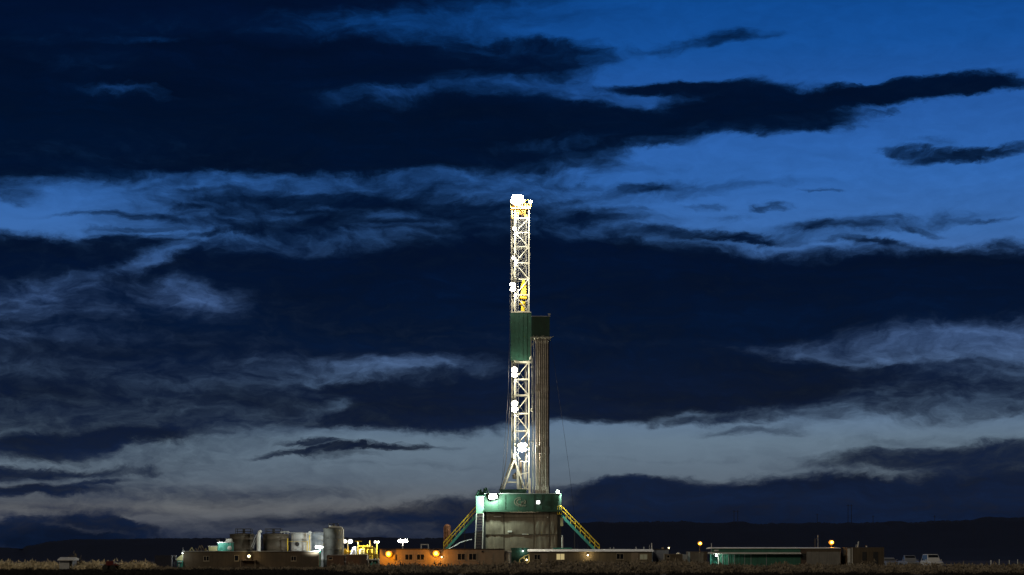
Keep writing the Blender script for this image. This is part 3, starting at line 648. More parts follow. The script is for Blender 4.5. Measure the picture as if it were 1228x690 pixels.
# ladder up the left side
la = MB(); 
for px in (619.3, 621.6): la.tube((mx(px), YM-.12, mz(586)), (mx(px), YM-.12, mz(255)), .025, 5)
z = mz(586)
while z < mz(256): la.box(mx(619.3), mx(621.6), YM-.13, YM-.10, z-.012, z+.012); z += .32
la.build('climbing_ladder', M['galv'], mast)
# A-frame feet
af = MB()
af.bar((mx(616.2), YM, mz(553)), (mx(602.5), YM-.4, mz(591)), .2); af.bar((mx(613), YM+DY, mz(553)), (mx(599.5), YM+DY, mz(591)), .2)
af.bar((mx(616.5), YM, mz(550)), (mx(623.5), YM, mz(570)), .2); af.bar((mx(620.8), YM, mz(560)), (mx(621.6), YM, mz(591)), .26); af.bar((mx(624.6), YM+.3, mz(572)), (mx(624), YM+.3, mz(591)), .3)
af.bar((mx(623.5), YM, mz(570)), (mx(630), YM, mz(588)), .2); af.bar((mx(630), YM, mz(588)), (mx(634.6), YM, mz(575)), .13)
af.bar((mx(607), YM, mz(578.5)), (mx(621), YM, mz(578.5)), .16); af.bar((mx(624), YM, mz(586.5)), (mx(635), YM, mz(586.5)), .14)
af.bar((mx(624), YM, mz(553.5)), (mx(634.5), YM, mz(553.5)), .1); af.bar((mx(628.6), YM, mz(553)), (mx(628.6), YM, mz(575)), .09); af.bar((mx(624), YM, mz(569)), (mx(634), YM, mz(567)), .1)
af.bar((mx(635), YM-.1, mz(574)), (mx(635.2), YM-.1, mz(592)), .3); af.bar((mx(628.5), YM, mz(586)), (mx(628.5), YM, mz(592)), .28)
af.bar((mx(617.5), YM, mz(536)), (mx(616.5), YM, mz(553)), .2); af.bar((mx(634.2), YM, mz(536)), (mx(634.6), YM, mz(576)), .1); af.bar((mx(617.5), YM, mz(541)), (mx(624), YM, mz(551)), .1)
af.build('a_frame', M['mast'], mast)
# machinery in the foot of the mast
mc = MB(); mc.lathe((mx(619), YM+.5, mz(575)), [(.1, 0), (.5, .1), (.55, .6), (.2, .9), (.05, 1.0)], 12); mc.box(mx(612.5), mx(618.5), YM+.3, YM+1.2, mz(562), mz(549)); mc.box(mx(623), mx(626), YM+.6, YM+1.2, mz(588), mz(552))
mc.build('hoist_machinery', M['yellow' if False else 'tank'], mast)
# crown
cr = MB(); cr.box(mx(612.6), mx(636), YM-.25, YM+DY+.3, mz(251), mz(249.4)); cr.box(mx(614), mx(634.5), YM+.1, YM+DY, mz(249.4)+.003, mz(246.6))
cr.bar((mx(614.6), YM, mz(262)), (mx(614.2), YM, mz(251)), .16); cr.bar((mx(634.4), YM, mz(262)), (mx(634.4), YM, mz(251)), .16)
cr.prism([(mx(616), mz(262)), (mx(620), mz(251)), (mx(630), mz(251)), (mx(633), mz(262)), (mx(630), mz(262)), (mx(627.5), mz(255)), (mx(622), mz(255)), (mx(619), mz(262))], YM+.2, YM+.5)
cr.build('crown_frame', M['gold'], mast)
cs = MB()
for i in range(5): cs.tube((mx(619.5+i*2.4), YM+.5, mz(253.5)), (mx(620.6+i*2.4), YM+.5, mz(253.5)), .55, 16)
cs.build('crown_sheave', M['gold'], mast)
cg = MB()
for px in (612.6, 636): cg.tube((mx(px), YM-.22, mz(249.4)+1.0), (mx(px), YM+DY+.2, mz(249.4)+1.0), .025, 5)
for (a, c) in ((612.6, 636),):
    for zz in (.5, 1.0):
        cg.tube((mx(a), YM-.22, mz(249.4)+zz), (mx(c), YM-.22, mz(249.4)+zz), .025, 5)
        cg.tube((mx(a), YM+DY+.2, mz(249.4)+zz), (mx(c), YM+DY+.2, mz(249.4)+zz), .025, 5)
    for px in (612.6, 618, 624, 630, 636): cg.tube((mx(px), YM-.22, mz(249.4)), (mx(px), YM-.22, mz(249.4)+1.0), .03, 5)
cg.build('crown_rail', M['yellow'], mast)
# green wind wall on the mast
ww = MB()
ww.prism([(mx(612.2), mz(375.5)), (mx(637.2), mz(375.5)), (mx(637.2), mz(432.6)), (mx(613.6), mz(432.6)), (mx(612.6), mz(410)), (mx(611.8), mz(392))], YM-.32, YM-.22)
for px in (617, 622, 627, 632): ww.box(mx(px)-.025, mx(px)+.025, YM-.36, YM-.315, mz(432), mz(376))
ww.box(mx(612.1), mx(612.9), YM-.22, YM+DY, mz(432), mz(376)); ww.box(mx(612.2), mx(637), YM+DY, YM+DY+.08, mz(432.6), mz(375.5))
ww.build('wind_wall', M['dgreen'], mast)
# drilling lines and guide rail inside
dl = MB()
for px in (623.6, 625.2, 626.8, 628.4): dl.tube((mx(px), YM+.9, mz(335)), (mx(px), YM+.7, mz(254)), .022, 5)
dl.tube((mx(631.3), YM+.6, mz(560)), (mx(631.3), YM+.6, mz(254)), .05, 6); dl.tube((mx(629.6), YM+1.2, mz(560)), (mx(629.6), YM+1.2, mz(254)), .03, 5)
dl.build('drilling_line', M['galv'], mast)
MB().box(mx(616), mx(636.5), YM-.1, YM+.1, mz(435.6), mz(433.2)).build('cross_beam', M['mast'], mast); MB().box(mx(612.5), mx(637), YM-.34, YM-.2, mz(375.4), mz(374.4)).build('cross_beam', M['mast'], mast)

# racking board: part of the mast, overhanging to the right ---------------
rb = thing('racking_board', 'dark green boxed platform overhanging the drill pipes high on the mast', 'racking board', (rx(648), YR+1, rz(405)))
q = MB(); q.box(rx(637.6), rx(659.2), YR-.25, YR-.17, rz(404.2), rz(380.2)); q.box(rx(637.6), rx(659.2), YR+3.2, YR+3.28, rz(404.2), rz(380.2)); q.box(rx(658.5), rx(659.2), YR-.169, YR+3.199, rz(404.2), rz(380.2))
for px in (641, 644.5, 648, 651.5, 655): q.box(rx(px)-.02, rx(px)+.02, YR-.285, YR-.248, rz(404), rz(380.4))
q.build('wind_wall', M['green'], rb)
q = MB(); q.box(rx(637), rx(660), YR-.32, YR-.12, rz(380.1), rz(379.4)); q.bar((rx(658.6), YR-.2, rz(380)), (rx(658.6), YR-.2, rz(376.5)), .12); q.box(rx(657.2), rx(660.2), YR-.3, YR, rz(378.3), rz(376.3)); q.build('top_rail', M['galv'], rb)
q = MB(); q.box(rx(636), rx(661.5), YR-.4, YR-.2, rz(405.8), rz(404.5)); q.box(rx(636), rx(661.5), YR+2.9, YR+3.1, rz(405.8), rz(404.5))
for i in range(9): px = 641+i*2.2; q.box(rx(px)-.04, rx(px)+.04, YR-.199, YR+2.899, rz(405.6), rz(404.7))
q.bar((rx(661.5), YR-.3, rz(405)), (rx(664), YR-.3, rz(403.6)), .07); q.bar((rx(658), YR-.3, rz(407.5)), (rx(661.5), YR-.3, rz(405)), .1)
q.bar((rx(636.8), YR-.2, rz(416)), (rx(643), YR-.2, rz(406)), .12); q.bar((rx(637), YR-.2, rz(405)), (rx(636.6), YR-.2, rz(436)), .14)
for px in (640, 644, 650, 652): q.tube((rx(px), YR-.3, rz(404.4)), (rx(px), YR-.3, rz(402.6)), .04, 5)
q.build('finger_board', M['mast'], rb)

# drill pipes standing in the racking board -------------------------------
pr = random.Random(3); first = None
xs_ = [(636.9+.0, 0, .05)] 
for row in range(3):
    for i in range(7 if row < 2 else 8):
        px = 643.4 + i*2.25 + (0, 1.1, -.4)[row]
        o_first = first is None
        ztop = rz(406.5)+pr.uniform(-.3, 1.2); zb = rz(592)+.01
        if o_first:
            H = rz(405.5)-zb
            b = MB(); 
            def joint(z): b.lathe((0, 0, 0), [(.085, z-.55), (.13, z-.47), (.13, z+.47), (.085, z+.55)], 10)
            b.tube((0, 0, 0), (0, 0, H), .088, 10)
            for z in (.35, rz(541)-zb, rz(467)-zb, H-.3): joint(z)
            first = b.build('drill_pipe', M['pipe'], origin=(0, 0, 0)); second = first.copy(); second.data = first.data.copy(); second.data.materials[0] = M['shaded_pipe']; tag(first, 'pale steel drill pipe in the front row of the upright rack beside the mast', 'drill pipe', 'drill pipes standing in the rack'); tag(second, 'shade-coloured steel drill pipe in the rear rows of the upright rack beside the mast', 'drill pipe', 'shade-coloured drill pipes standing behind'); o = first  # rear rows get near-black steel in place of the shade between pipes
        else:
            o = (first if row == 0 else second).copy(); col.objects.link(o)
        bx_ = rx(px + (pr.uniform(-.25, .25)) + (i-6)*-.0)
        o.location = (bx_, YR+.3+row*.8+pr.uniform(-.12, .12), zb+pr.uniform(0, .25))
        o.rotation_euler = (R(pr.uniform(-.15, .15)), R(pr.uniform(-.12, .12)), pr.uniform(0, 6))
# single bright standpipe at the left of the rack
sp = MB(); sp.tube((rx(638.6), YR+.3, rz(592)), (rx(638.2), YR+.3, rz(432)), .05, 8); sp.tube((rx(640.2), YR+.3, rz(592)), (rx(640.2), YR+.3, rz(407)), .045, 8); sp.path([(rx(638.2), YR+.3, rz(432)), (rx(637), YR+.8, rz(424)), (rx(635.5), YR+1.4, rz(430))], .05, 6)
for py in (440, 492, 530): sp.box(rx(636.4), rx(640.6), YR+.25, YR+.4, rz(py)-.04, rz(py)+.04)
sp.lathe((rx(638), YR+.2, rz(494)), [(.05, 0), (.2, .1), (.2, .4), (.05, .5)], 10)
sp.build('standpipe', M['mast'], mast)

# top drive ----------------------------------------------------------
td = thing('top_drive', 'yellow top drive hanging inside the upper part of the mast', 'top drive', (mx(628), YM+.6, mz(372)))
q = MB(); q.box(mx(624.8), mx(631.2), YM+.2, YM+1.2, mz(353), mz(340.5)); q.prism([(mx(625), mz(340.5)), (mx(631), mz(340.5)), (mx(629), mz(335)), (mx(627), mz(335))], YM+.4, YM+1.0); q.build('travelling_block', M['yellow'], td, bevel=.05)
q = MB(); q.box(mx(623.5), mx(632), YM+.1, YM+1.1, mz(358), mz(354.6)); q.box(mx(625), mx(629.2), YM+.2, YM+1.0, mz(373.5), mz(367)); q.lathe((mx(627), YM+.5, mz(366.6)), [(.3, 0), (.45, .15), (.45, .5), (.2, .6)], 12); q.build('motor_housing', M['yellow'], td, bevel=.04)
q = MB(); q.tube((mx(625.6), YM+.4, mz(368)), (mx(625.2), YM+.4, mz(356)), .07, 8); q.tube((mx(630.8), YM+.4, mz(368)), (mx(631), YM+.4, mz(356)), .07, 8); q.tube((mx(628), YM+.6, mz(434)), (mx(628), YM+.6, mz(374)), .08, 8); q.path([(mx(632), YM+.4, mz(356)), (mx(633.4), YM+.2, mz(364)), (mx(632), YM+.4, mz(371)), (mx(629), YM+.4, mz(371))], .05); q.build('link_arm', M['galv'], td)

# cables ----------------------------------------------------------------
def cable(label, pts, r=.02, m='dark'):
    o = MB().path(pts, r, 5).build('cable', M[m], origin=pts[-1]); return tag(o, label, 'cable')
cable('dark cable hanging from the left of the mast to the doghouse roof', [(rx(611.6), YR+2, rz(470)), (rx(609.6), YR+2, rz(520)), (rx(607), YR+2, rz(551)), (rx(603.5), YR+2, rz(571)), (rx(599.5), YR+2, rz(587))], .05)
cable('thin guy wire from the crown down the left side of the mast', [(rx(612.8), YR+2, rz(250)), (rx(611.2), YR+2, rz(392)), (rx(609.5), YR+1.5, rz(470)), (rx(601), YR+1, rz(591.5))], .022)
cable('thin guy wire slanting down to the right from the racking board', [(rx(660.5), YR+1, rz(405)), (rx(683), YR+2.5, rz(560)), (rx(697), YR+3, 0.05)], .018)

# floodlights on the rig ----------------------------------------------
def PM(px, py, dy=-.55): return (mx(px), YM+dy, mz(py))
g = 'floodlights on the crown of the mast'
flood('leftmost blazing floodlight on the crown of the mast', PM(615.6, 242.6), .8, .7, 'hot', 2600, g, PM(616, 249, -.1), tilt=14)
flood('highest blazing floodlight in the middle of the crown cluster', PM(620.4, 237.8), .9, .75, 'hot', 3600, g, PM(621, 246, -.1), tilt=14)
flood('lower middle floodlight of the crown cluster just above the crown deck', PM(620.6, 244.2, -.7), .95, .85, 'hot', 3600, g, PM(621, 249, -.1), tilt=14)
flood('right floodlight of the crown cluster beside the two middle ones', PM(625.4, 241.8), .8, .7, 'hot', 2600, g, PM(625, 249, -.1), tilt=14)
flood('upper left floodlight of the crown cluster', PM(616.2, 237.6), .6, .5, 'hot', 1500, g, PM(614.5, 249, -.1), tilt=14)
flood('upper right floodlight of the crown cluster', PM(624.8, 237.2), .6, .5, 'hot', 1500, g, PM(627, 249, -.1), tilt=14)
flood('small separate floodlight at the right corner of the crown', PM(636.3, 243), .42, .42, 'hot', 900, g, PM(635.6, 249, -.1), tilt=14)
g = 'floodlights down the mast'
def ml(px, py, n, h, w_, pw, which, tilt=15, dy=-.7):
    for i in range(n):
        dz = (i-(n-1)/2)*h
        lab = which if n == 1 else (('upper' if i else 'lower') + ' floodlight of ' + which)
        flood(lab, (mx(px), YM+dy, mz(py)+dz), w_, h*.95, 'hot', pw/n, g, (mx(617.4), YM, mz(py)+dz), tilt=tilt, off=.4)
ml(617.2, 275, 1, .5, .5, 900, 'small floodlight on the left mast leg just under the crown')
ml(615.8, 310, 1, .4, .35, 700, 'small floodlight on the left mast leg midway between crown and top drive')
ml(615, 345, 2, .62, .75, 1800, 'the pair beside the yellow top drive')
ml(617, 447, 2, .72, .8, 1300, 'the pair just below the green wind wall')
ml(617, 488, 2, .8, .8, 1300, 'the pair halfway down the lower mast')
ml(626.4, 537, 2, .6, 1.25, 3000, 'the pair in the middle of the mast above its spread feet', dy=-.6)
fz = yf-.9
flood('large dazzling floodlight on the left end of the green fascia', (rx(589.6), yf-1.1, rz(596.2)), .8, .8, 'mint', 1500, 'floodlights on the green fascia', (rx(590), yf-.5, rz(596)), tilt=10, off=.5)
flood('second dazzling floodlight right beside the one on the left end of the fascia', (rx(593.6), yf-1.05, rz(595.8)), .6, .7, 'mint', 900, 'floodlights on the green fascia', (rx(594), yf-.5, rz(596)), tilt=10, off=.5)
flood('square floodlight set in the right half of the green fascia', (rx(645.3), yf-.72, rz(602.8)), .46, .44, 'cool', 16, 'floodlights on the green fascia', (rx(645.3), yf-.5, rz(603)), tilt=3, square=True)
flood('floodlight on the post at the right corner of the rig deck', (rx(668.6), YR-.5, rz(590)), .42, .5, 'mint', 60, 'floodlights on the green fascia', (rx(668.4), YR, rz(590)), tilt=5)
light(sub, (rx(671), YR-.9, rz(590)), 2600, COL['cool'], .15, spot=75, aim=(rx(702), YR, rz(646)))
def at(b, c):
    b.v = [v+Vector(c) for v in b.v]; return b

# ------------------------------------------------------------------ camp buildings
def building(name, label, cat, px0, px1, pyt, Y, m, roofm='droof', depth=3.2, rise=.0, over=.12, group=None, seams=1.22, z0=.35, skirt=True, windows=(), doors=(), seamd=.018, roof_t=.12, corr=0, wallname='wall'):
    x0, x1 = PX(px0, Y), PX(px1, Y); zt = PZ(pyt, Y)
    t = thing(name, label, cat, ((x0+x1)/2, Y, 0), group)
    b = MB(); zr = zt-roof_t-rise
    b.box(x0, x1, Y, Y+depth, z0, zr)
    if seams:
        x = x0+seams
        while x < x1-.3: b.box(x-.02, x+.02, Y-seamd, Y, z0, zr-.01); x += seams
    if corr:
        x = x0+corr*.5
        while x < x1-.05: b.prism([(x-corr*.22, z0), (x+corr*.22, z0), (x+corr*.22, zr-.015), (x-corr*.22, zr-.015)], Y-.03, Y+.001); x += corr
    b.box(x0-.02, x0+.06, Y-.02, Y+.05, z0, zr); b.box(x1-.06, x1+.02, Y-.02, Y+.05, z0, zr)
    b.build(wallname, M[m], t)
    r = MB()
    if rise: r.prism_x([(Y-over, zt-rise-roof_t), (Y-over, zt-rise-.02), (Y+depth*.5, zt), (Y+depth+over, zt-rise), (Y+depth+over, zt-rise-roof_t)], x0-over, x1+over)
    else: r.box(x0-over, x1+over, Y-over, Y+depth+over, zt-roof_t+.002, zt)
    r.build('roof', M[roofm], t)
    if skirt: MB().box(x0+.05, x1-.05, Y+.06, Y+depth-.06, -.05, z0-.002).build('skirting', M['brown2'], t)
    for (a, c, d, e, kind_) in windows: window(t, a, c, d, e, Y, kind_)
    for (a, c, d, m2) in doors:
        dd = MB().box(PX(a, Y), PX(c, Y), Y-.05, Y-.02, z0, PZ(d, Y)).build('door', M[m2], t)
        MB().box(PX(c, Y)-.14, PX(c, Y)-.08, Y-.09, Y-.051, z0+.95, z0+1.07).build('handle', M['galv'], dd)
        st = MB(); 
        for i in range(2): st.box(PX(a, Y)-.1, PX(c, Y)+.1, Y-.35-.25*i, Y-.06, -.05, z0-.12-.14*i)
        st.build('step', M['wood'], t)
    return t
def window(t, a, c, d, e, Y, kind_='dark'):
    x0, x1, z1, z0 = PX(a, Y), PX(c, Y), PZ(d, Y), PZ(e, Y); w_ = .05; xm = (x0+x1)/2
    f = MB(); f.box(x0, x1, Y-.06, Y-.02, z0, z0+w_); f.box(x0, x1, Y-.06, Y-.02, z1-w_, z1); f.box(x0, x0+w_, Y-.06, Y-.02, z0+w_, z1-w_); f.box(x1-w_, x1, Y-.06, Y-.02, z0+w_, z1-w_)
    if x1-x0 > .6: f.box(xm-.025, xm+.025, Y-.058, Y-.022, z0+w_, z1-w_)
    f.box(x0-.04, x1+.04, Y-.09, Y-.02, z0-.05, z0-.002)
    fo = f.build('window', M['frame'], t)
    MB().box(x0+w_, x1-w_, Y-.035, Y-.021, z0+w_, z1-w_).build('pane', M[{'dark': 'glass', 'lit': 'lit', 'dim': 'litdim'}[kind_]], fo)
    return fo
def wall_lamp(label, px, py, Y, lens, power, r=.13, off=.35, group=None, cat='wall lamp'):
    c = P(px, py, Y-off)
    t = thing('wall_lamp', label, cat, c, group)
    gl = MB().lathe(c, [(.02, -r), (r*.8, -r*.6), (r, 0), (r*.75, r*.6), (r*.2, r*.8)], 14).build('globe', M['sodium_glow' if lens == 'sod' else lens], t, smooth=True)
    if lens == 'sod': at(MB().disc(r*.5, r*.5, -r*1.08, -r*.8), c).build('bulb_glass', M['sod'], gl)
    b = MB(); b.tube(c+Vector((0, 0, r*.8)), c+Vector((0, 0, r+.07)), r*.7, 10); b.bar(c+Vector((0, 0, r+.05)), (c.x, Y-.02, c.z+r+.05), .05); b.box(c.x-.09, c.x+.09, Y-.03, Y-.001, c.z-.02, c.z+r+.15)
    b.build('arm', M['dark'], t)
    if power: light(t, c+Vector((0, -r-.04-(.25 if lens == 'sod' else 0), -.3 if lens == 'sod' else 0)), power, COL[lens], .1)
    return t
def pole(name, label, px, pyt, Y, r=.05, m='galv', cat='pole', zb=0, group=None):
    x = PX(px, Y); o = MB().tube((x, Y, zb), (x, Y, PZ(pyt, Y)), r, 8, r*.7).tube((x, Y, zb), (x, Y, zb+.06), r*2.4, 8).build(name, M[m], origin=(x, Y, zb)); return tag(o, label, cat, group)

YT = 235.0
# long dark mud tank house on the left
A = building('site_cabin', 'long low dark brown cabin in front of the round tanks at the left', 'cabin', 220, 382, 661, 240, 'brown', 'droof', 3.0, 0, .1, windows=((244, 251, 667, 673, 'dark'), (281, 286.5, 666, 673, 'dark'), (349, 355.5, 667, 673, 'dark')), doors=((289.5, 296, 668, 'brown2'),), z0=.3)
edge = MB(); edge.box(PX(220, 240)-.12, PX(382, 240)+.12, 239.83, 239.879, PZ(661.6, 240), PZ(660.9, 240)); edge.build('gutter', M['galv'], A)
aw = MB(); aw.box(PX(289, 240), PX(307, 240), 239.2, 239.97, PZ(672.4, 240), PZ(671.7, 240)); aw.bar((PX(289.3, 240), 239.3, 0), (PX(289.3, 240), 239.3, PZ(672, 240)), .06); aw.bar((PX(306.7, 240), 239.3, 0), (PX(306.7, 240), 239.3, PZ(672, 240)), .06); aw.build('porch_shelf', M['tan'], A)
wall_lamp('warm round porch lamp glowing over the doorway of the long dark cabin', 298.6, 667.2, 240, 'warm', 55, .22, .5)
pl_ = MB(); pl_.box(PX(288, 240), PX(310, 240), 238.2, 239.7, .0, .12); tag(pl_.build('doorstep_platform', M['tan'], origin=(PX(299, 240), 239, 0)), 'pale low doorstep platform under the warm porch lamp', 'doorstep')
A2 = building('site_cabin', 'small brown cabin with one dark window in front of the charcoal tank', 'cabin', 392, 412.5, 665.6, 238, 'brown2', 'galv', 2.6, 0, .06, windows=((394, 399, 668, 671.5, 'dark'),), roof_t=.06)
Bc = building('site_cabin', 'dark brown windowless cabin between the white pipe and the green shaker unit', 'cabin', 415, 439.8, 665.2, 238, 'brown2', 'galv', 2.6, 0, .06, roof_t=.06)
# tan trailer under the sodium lamps
Dt = building('office_trailer', 'long tan office trailer lit orange by two sodium lamps', 'trailer', 455.5, 604.5, 658.2, YT, 'tan', 'droof', 3.2, 0, .08, windows=((485.5, 495, 664.6, 672, 'dark'), (499.5, 509, 664.6, 672, 'dark'), (548.5, 558, 663.8, 672, 'dark'), (562, 571.5, 663.8, 672, 'dark')), doors=((584, 591, 663.5, 'tan'),), z0=.4)
u = MB(); u.box(PX(504, YT), PX(505.4, YT), YT+1, YT+1.2, PZ(658, YT), PZ(653.6, YT)); u.box(PX(512.4, YT), PX(513.8, YT), YT+1, YT+1.2, PZ(658, YT), PZ(653.6, YT)); u.box(PX(504, YT), PX(513.8, YT), YT+.98, YT+1.22, PZ(653.6, YT), PZ(652.6, YT)); u.build('roof_frame', M['white'], Dt)
u = MB(); u.tube((PX(482.5, YT), YT+.8, PZ(658.4, YT)), (PX(482.5, YT), YT+.8, PZ(655.5, YT)), .09, 8); u.tube((PX(482.5, YT), YT+.8, PZ(655.5, YT)), (PX(482.5, YT), YT+.8, PZ(655, YT)), .15, 8); u.build('roof_vent', M['white'], Dt)
u = MB(); u.box(PX(577.5, YT), PX(579.8, YT), YT-.15, YT-.02, PZ(662.5, YT), PZ(660.5, YT)); u.build('junction_box', M['dark'], Dt)
wall_lamp('left orange sodium lamp on the tan trailer', 466.2, 664.2, YT, 'sod', 215, .44, .6, 'sodium lamps on the tan trailer')
wall_lamp('right orange sodium lamp on the tan trailer', 523, 663.6, YT, 'sod', 215, .44, .6, 'sodium lamps on the tan trailer')
wall_lamp('small warm door lamp just right of the right sodium lamp', 529.6, 668.2, YT, 'warm', 8, .1, .2)
dr = MB(); dr.box(PX(471.5, YT), PX(474.2, YT), YT-.3, YT-.05, PZ(671, YT), PZ(665.5, YT)); tag(dr.build('meter_box', M['tan'], origin=(PX(473, YT), YT-.2, PZ(671, YT))), 'small tan meter box on the trailer wall beside the left sodium lamp', 'meter box')
# white booth, green hut, stairs
Bt = building('guard_booth', 'narrow grey booth with a white cap roof beside the dark green hut', 'booth', 604.8, 612.6, 660.6, 236, 'bluegrey', 'white', 1.6, 0, .08, seams=0, roof_t=.2, windows=(), doors=((606.5, 611.5, 663.5, 'white'),), z0=.1, skirt=False)
gh = building('green_hut', 'dark green corrugated hut between the booth and the wooden stairs', 'hut', 613.2, 634, 657.2, 239, 'dgreen', 'dgreen', 3, 0, .05, seams=0, corr=.3, z0=.05, skirt=False)
wall_lamp('small white lamp high on the dark green hut', 626.8, 661, 239, 'cool', 22, .09, .2)
ws = thing('wooden_stairs', 'tan wooden steps with crossed bracing in front of the dark green hut', 'steps', (PX(629, 237), 237, 0))
q = MB(); q.box(PX(628, 237), PX(634.5, 237), 236.3, 237.6, .95, 1.05)
for i in range(5): q.box(PX(622.8+i*1.05, 237), PX(624.2+i*1.05, 237), 236.3, 237.6, .15+i*.18, .22+i*.18)
q.build('tread', M['wood'], ws)
q = MB()
for (a, c, d, e) in ((623, 680, 623, 671.5), (628.5, 682, 628.5, 667.5), (634.3, 682, 634.3, 665), (622.8, 671.5, 628.5, 667.5), (628.5, 667.5, 634.3, 665), (623, 680, 628.5, 671), (628.5, 680, 623, 673.5), (628.5, 681, 634.3, 673), (634.3, 681, 628.5, 673)):
    q.bar(P(a, c, 236.25), P(d, e, 236.25), .09)
q.build('railing', M['cream'], ws)
wall_lamp('warm lamp glowing above the wooden stairs', 631.6, 671.6, 236.2, 'warm', 26, .12, .15)
flood('low white ground lamp at the foot of the dark green hut', P(621, 681, 235.6), .34, .16, 'warm', 8, None, None, tilt=-10)
# long khaki trailer with white roof edge
E = building('office_trailer', 'long khaki trailer with a bright white sloping roof edge at centre right', 'trailer', 635.2, 781.5, 658.7, YT, 'khaki', 'roof', 3.4, .27, .25, windows=((640.5, 648, 665, 671.5, 'dark'), (667, 677.2, 664, 671.8, 'lit'), (739, 748, 664, 671, 'dark'), (767, 776.5, 664.6, 671.4, 'dim')), doors=((649.5, 657, 664, 'tan'), (757, 765.5, 662.8, 'tan')), roof_t=.05, z0=.4)
wall_lamp('small white wall lamp in the middle of the khaki trailer', 704.8, 666, YT, 'warm', 35, .12, .2)
u = MB(); 
for px, h in ((733, .12), (737, .16), (764, .2), (773.5, .2)): MB().tube((PX(px, YT), YT+1.9, PZ(659.2, YT)), (PX(px, YT), YT+1.9, PZ(659.2, YT)+h+.15), .06, 8).build('vent_pipe', M['galv'], E)
u.box(PX(663.5, YT), PX(686.5, YT), YT+1.8, YT+2.4, PZ(660, YT), PZ(656.9, YT)); u.build('roof_unit', M['teal'], E)
pole('antenna_pole', 'white upright pole at the right end of the khaki trailer', 781.6, 651.5, 237, .09, 'white')
pole('antenna_pole', 'thinner grey pole just left of the white pole at the khaki trailer end', 779, 653.2, 238.5, .03, 'galv')
# small sheds to the right of it
Fb = building('site_shed', 'blue grey shed with a dark triangular opening right of the khaki trailer', 'shed', 782.8, 801.6, 658.6, 238, 'bluegrey', 'droof', 3, 0, .05, seams=.9, z0=.1, skirt=False)
q = MB(); q.prism([(PX(786.2, 238), .11), (PX(789.8, 238), .11), (PX(788.6, 238), PZ(669, 238)), (PX(787.6, 238), PZ(669, 238))], 237.94, 237.99); q.build('opening', M['black'], Fb)
q = MB(); q.tube((PX(795, 238), 238.5, PZ(658.6, 238)), (PX(795, 238), 238.5, PZ(656.6, 238)), .14, 8); q.build('roof_vent', M['tan'], Fb)
pole('white_post', 'bright white post against the front of the blue grey shed', 796.4, 664, 237.2, .06, 'white', 'post')
wall_lamp('dim warm lamp on the roof corner of the blue grey shed', 802, 657.2, 238.3, 'warm', 5, .12, .1)
Gt = building('office_trailer', 'small tan trailer with one dark window between blue grey shed and white door panel', 'trailer', 798, 818.6, 664.6, 236.5, 'brown', 'tan', 2.6, 0, .05, windows=((799.5, 803.5, 665.5, 669.5, 'dark'),), roof_t=.05)
tag(MB().lathe((PX(813.5, 238), 238, PZ(664.6, 236.5)-.1), [(.3, 0), (.28, .15), (.1, .3)], 12).build('dome_vent', M['white'], origin=(PX(813.5, 238), 238, PZ(664.6, 236.5)-.1)), 'small white dome on the roof of the small tan trailer', 'dome vent')
Hc = building('storage_container', 'narrow pale green grey container next to the small tan trailer', 'container', 818.9, 824.3, 665, 236, 'galv', 'galv', 2.6, 0, .02, seams=0, corr=.25, z0=.1, skirt=False, roof_t=.06)
Ic = building('storage_container', 'square dark brown container with a pale left post under the sodium lamp', 'container', 825.5, 848.2, 661.6, 237, 'brown2', 'brown2', 3, 0, .03, seams=0, corr=.35, z0=.1, skirt=False, roof_t=.1)
q = MB(); q.box(PX(825, 237), PX(827.4, 237), 236.9, 236.96, .1, PZ(662, 237)); q.build('corner_post', M['galv'], Ic)
# street lamps (sodium) on poles behind
def sod_pole(label, px, py, Y, power, r=.2):
    t = thing('lamp_post', label, 'lamp post', (PX(px, Y), Y, 0), 'sodium lamps on poles'); x = PX(px, Y); z = PZ(py, Y)
    MB().tube((x, Y+.5, 0), (x, Y+.5, z+.3), .07, 8, .05).bar((x, Y+.5, z+.28), (x, Y, z+.28), .05).build('pole', M['wood'], t)
    gl = MB().lathe((x, Y, z), [(.05, -r), (r*.8, -r*.5), (r, 0), (r*.6, r*.7)], 12).build('globe', M['sodium_glow'], t, smooth=True)
    at(MB().disc(r*.5, r*.5, -r*1.08, -r*.8), (x, Y, z)).build('bulb_glass', M['sod'], gl)
    MB().lathe((x, Y, z+r*.7), [(r*.9, 0), (r*.7, .1), (.05, .16)], 12).build('hood', M['dark'], t)
    light(t, (x, Y-r-.05, z), power, COL['sod'], .12)
sod_pole('sodium lamp on a post behind the square brown container', 839.5, 651.8, 246, 150, .3)
sod_pole('sodium lamp on a post above the grey corrugated end of the green shed', 997, 650.6, 243, 160, .36)
# long green shed
YG = 236.0
J = thing('long_shed', 'long shed with green corrugated wall and a bright strip under its eave', 'shed', (PX(930, YG), YG, 0))
q = MB(); q.box(PX(861.6, YG), PX(960, YG), YG, YG+6, .1, PZ(662.8, YG))
x = PX(862, YG); k = 0
while x < PX(960, YG)-.1:
    q.box(x, x+.06, YG-.05, YG-.001, .1, PZ(665, YG)); x += .36; k += 1
q.build('green_wall', M['sgreen'], J)
q = MB(); 
for px in (862, 866.6, 873.6, 880.5, 893, 900.5, 919): q.box(PX(px, YG)-.035, PX(px, YG)+.035, YG-.08, YG-.052, .1, PZ(665, YG))
q.build('downpipe', M['galv'], J)
q = MB(); q.box(PX(852, YG), PX(861.5, YG), YG+.9, YG+1.0, .1, PZ(663.5, YG)); q.box(PX(852, YG), PX(852.8, YG), YG, YG+.9, .1, PZ(663.5, YG)); q.build('porch_wall', M['teal'], J)
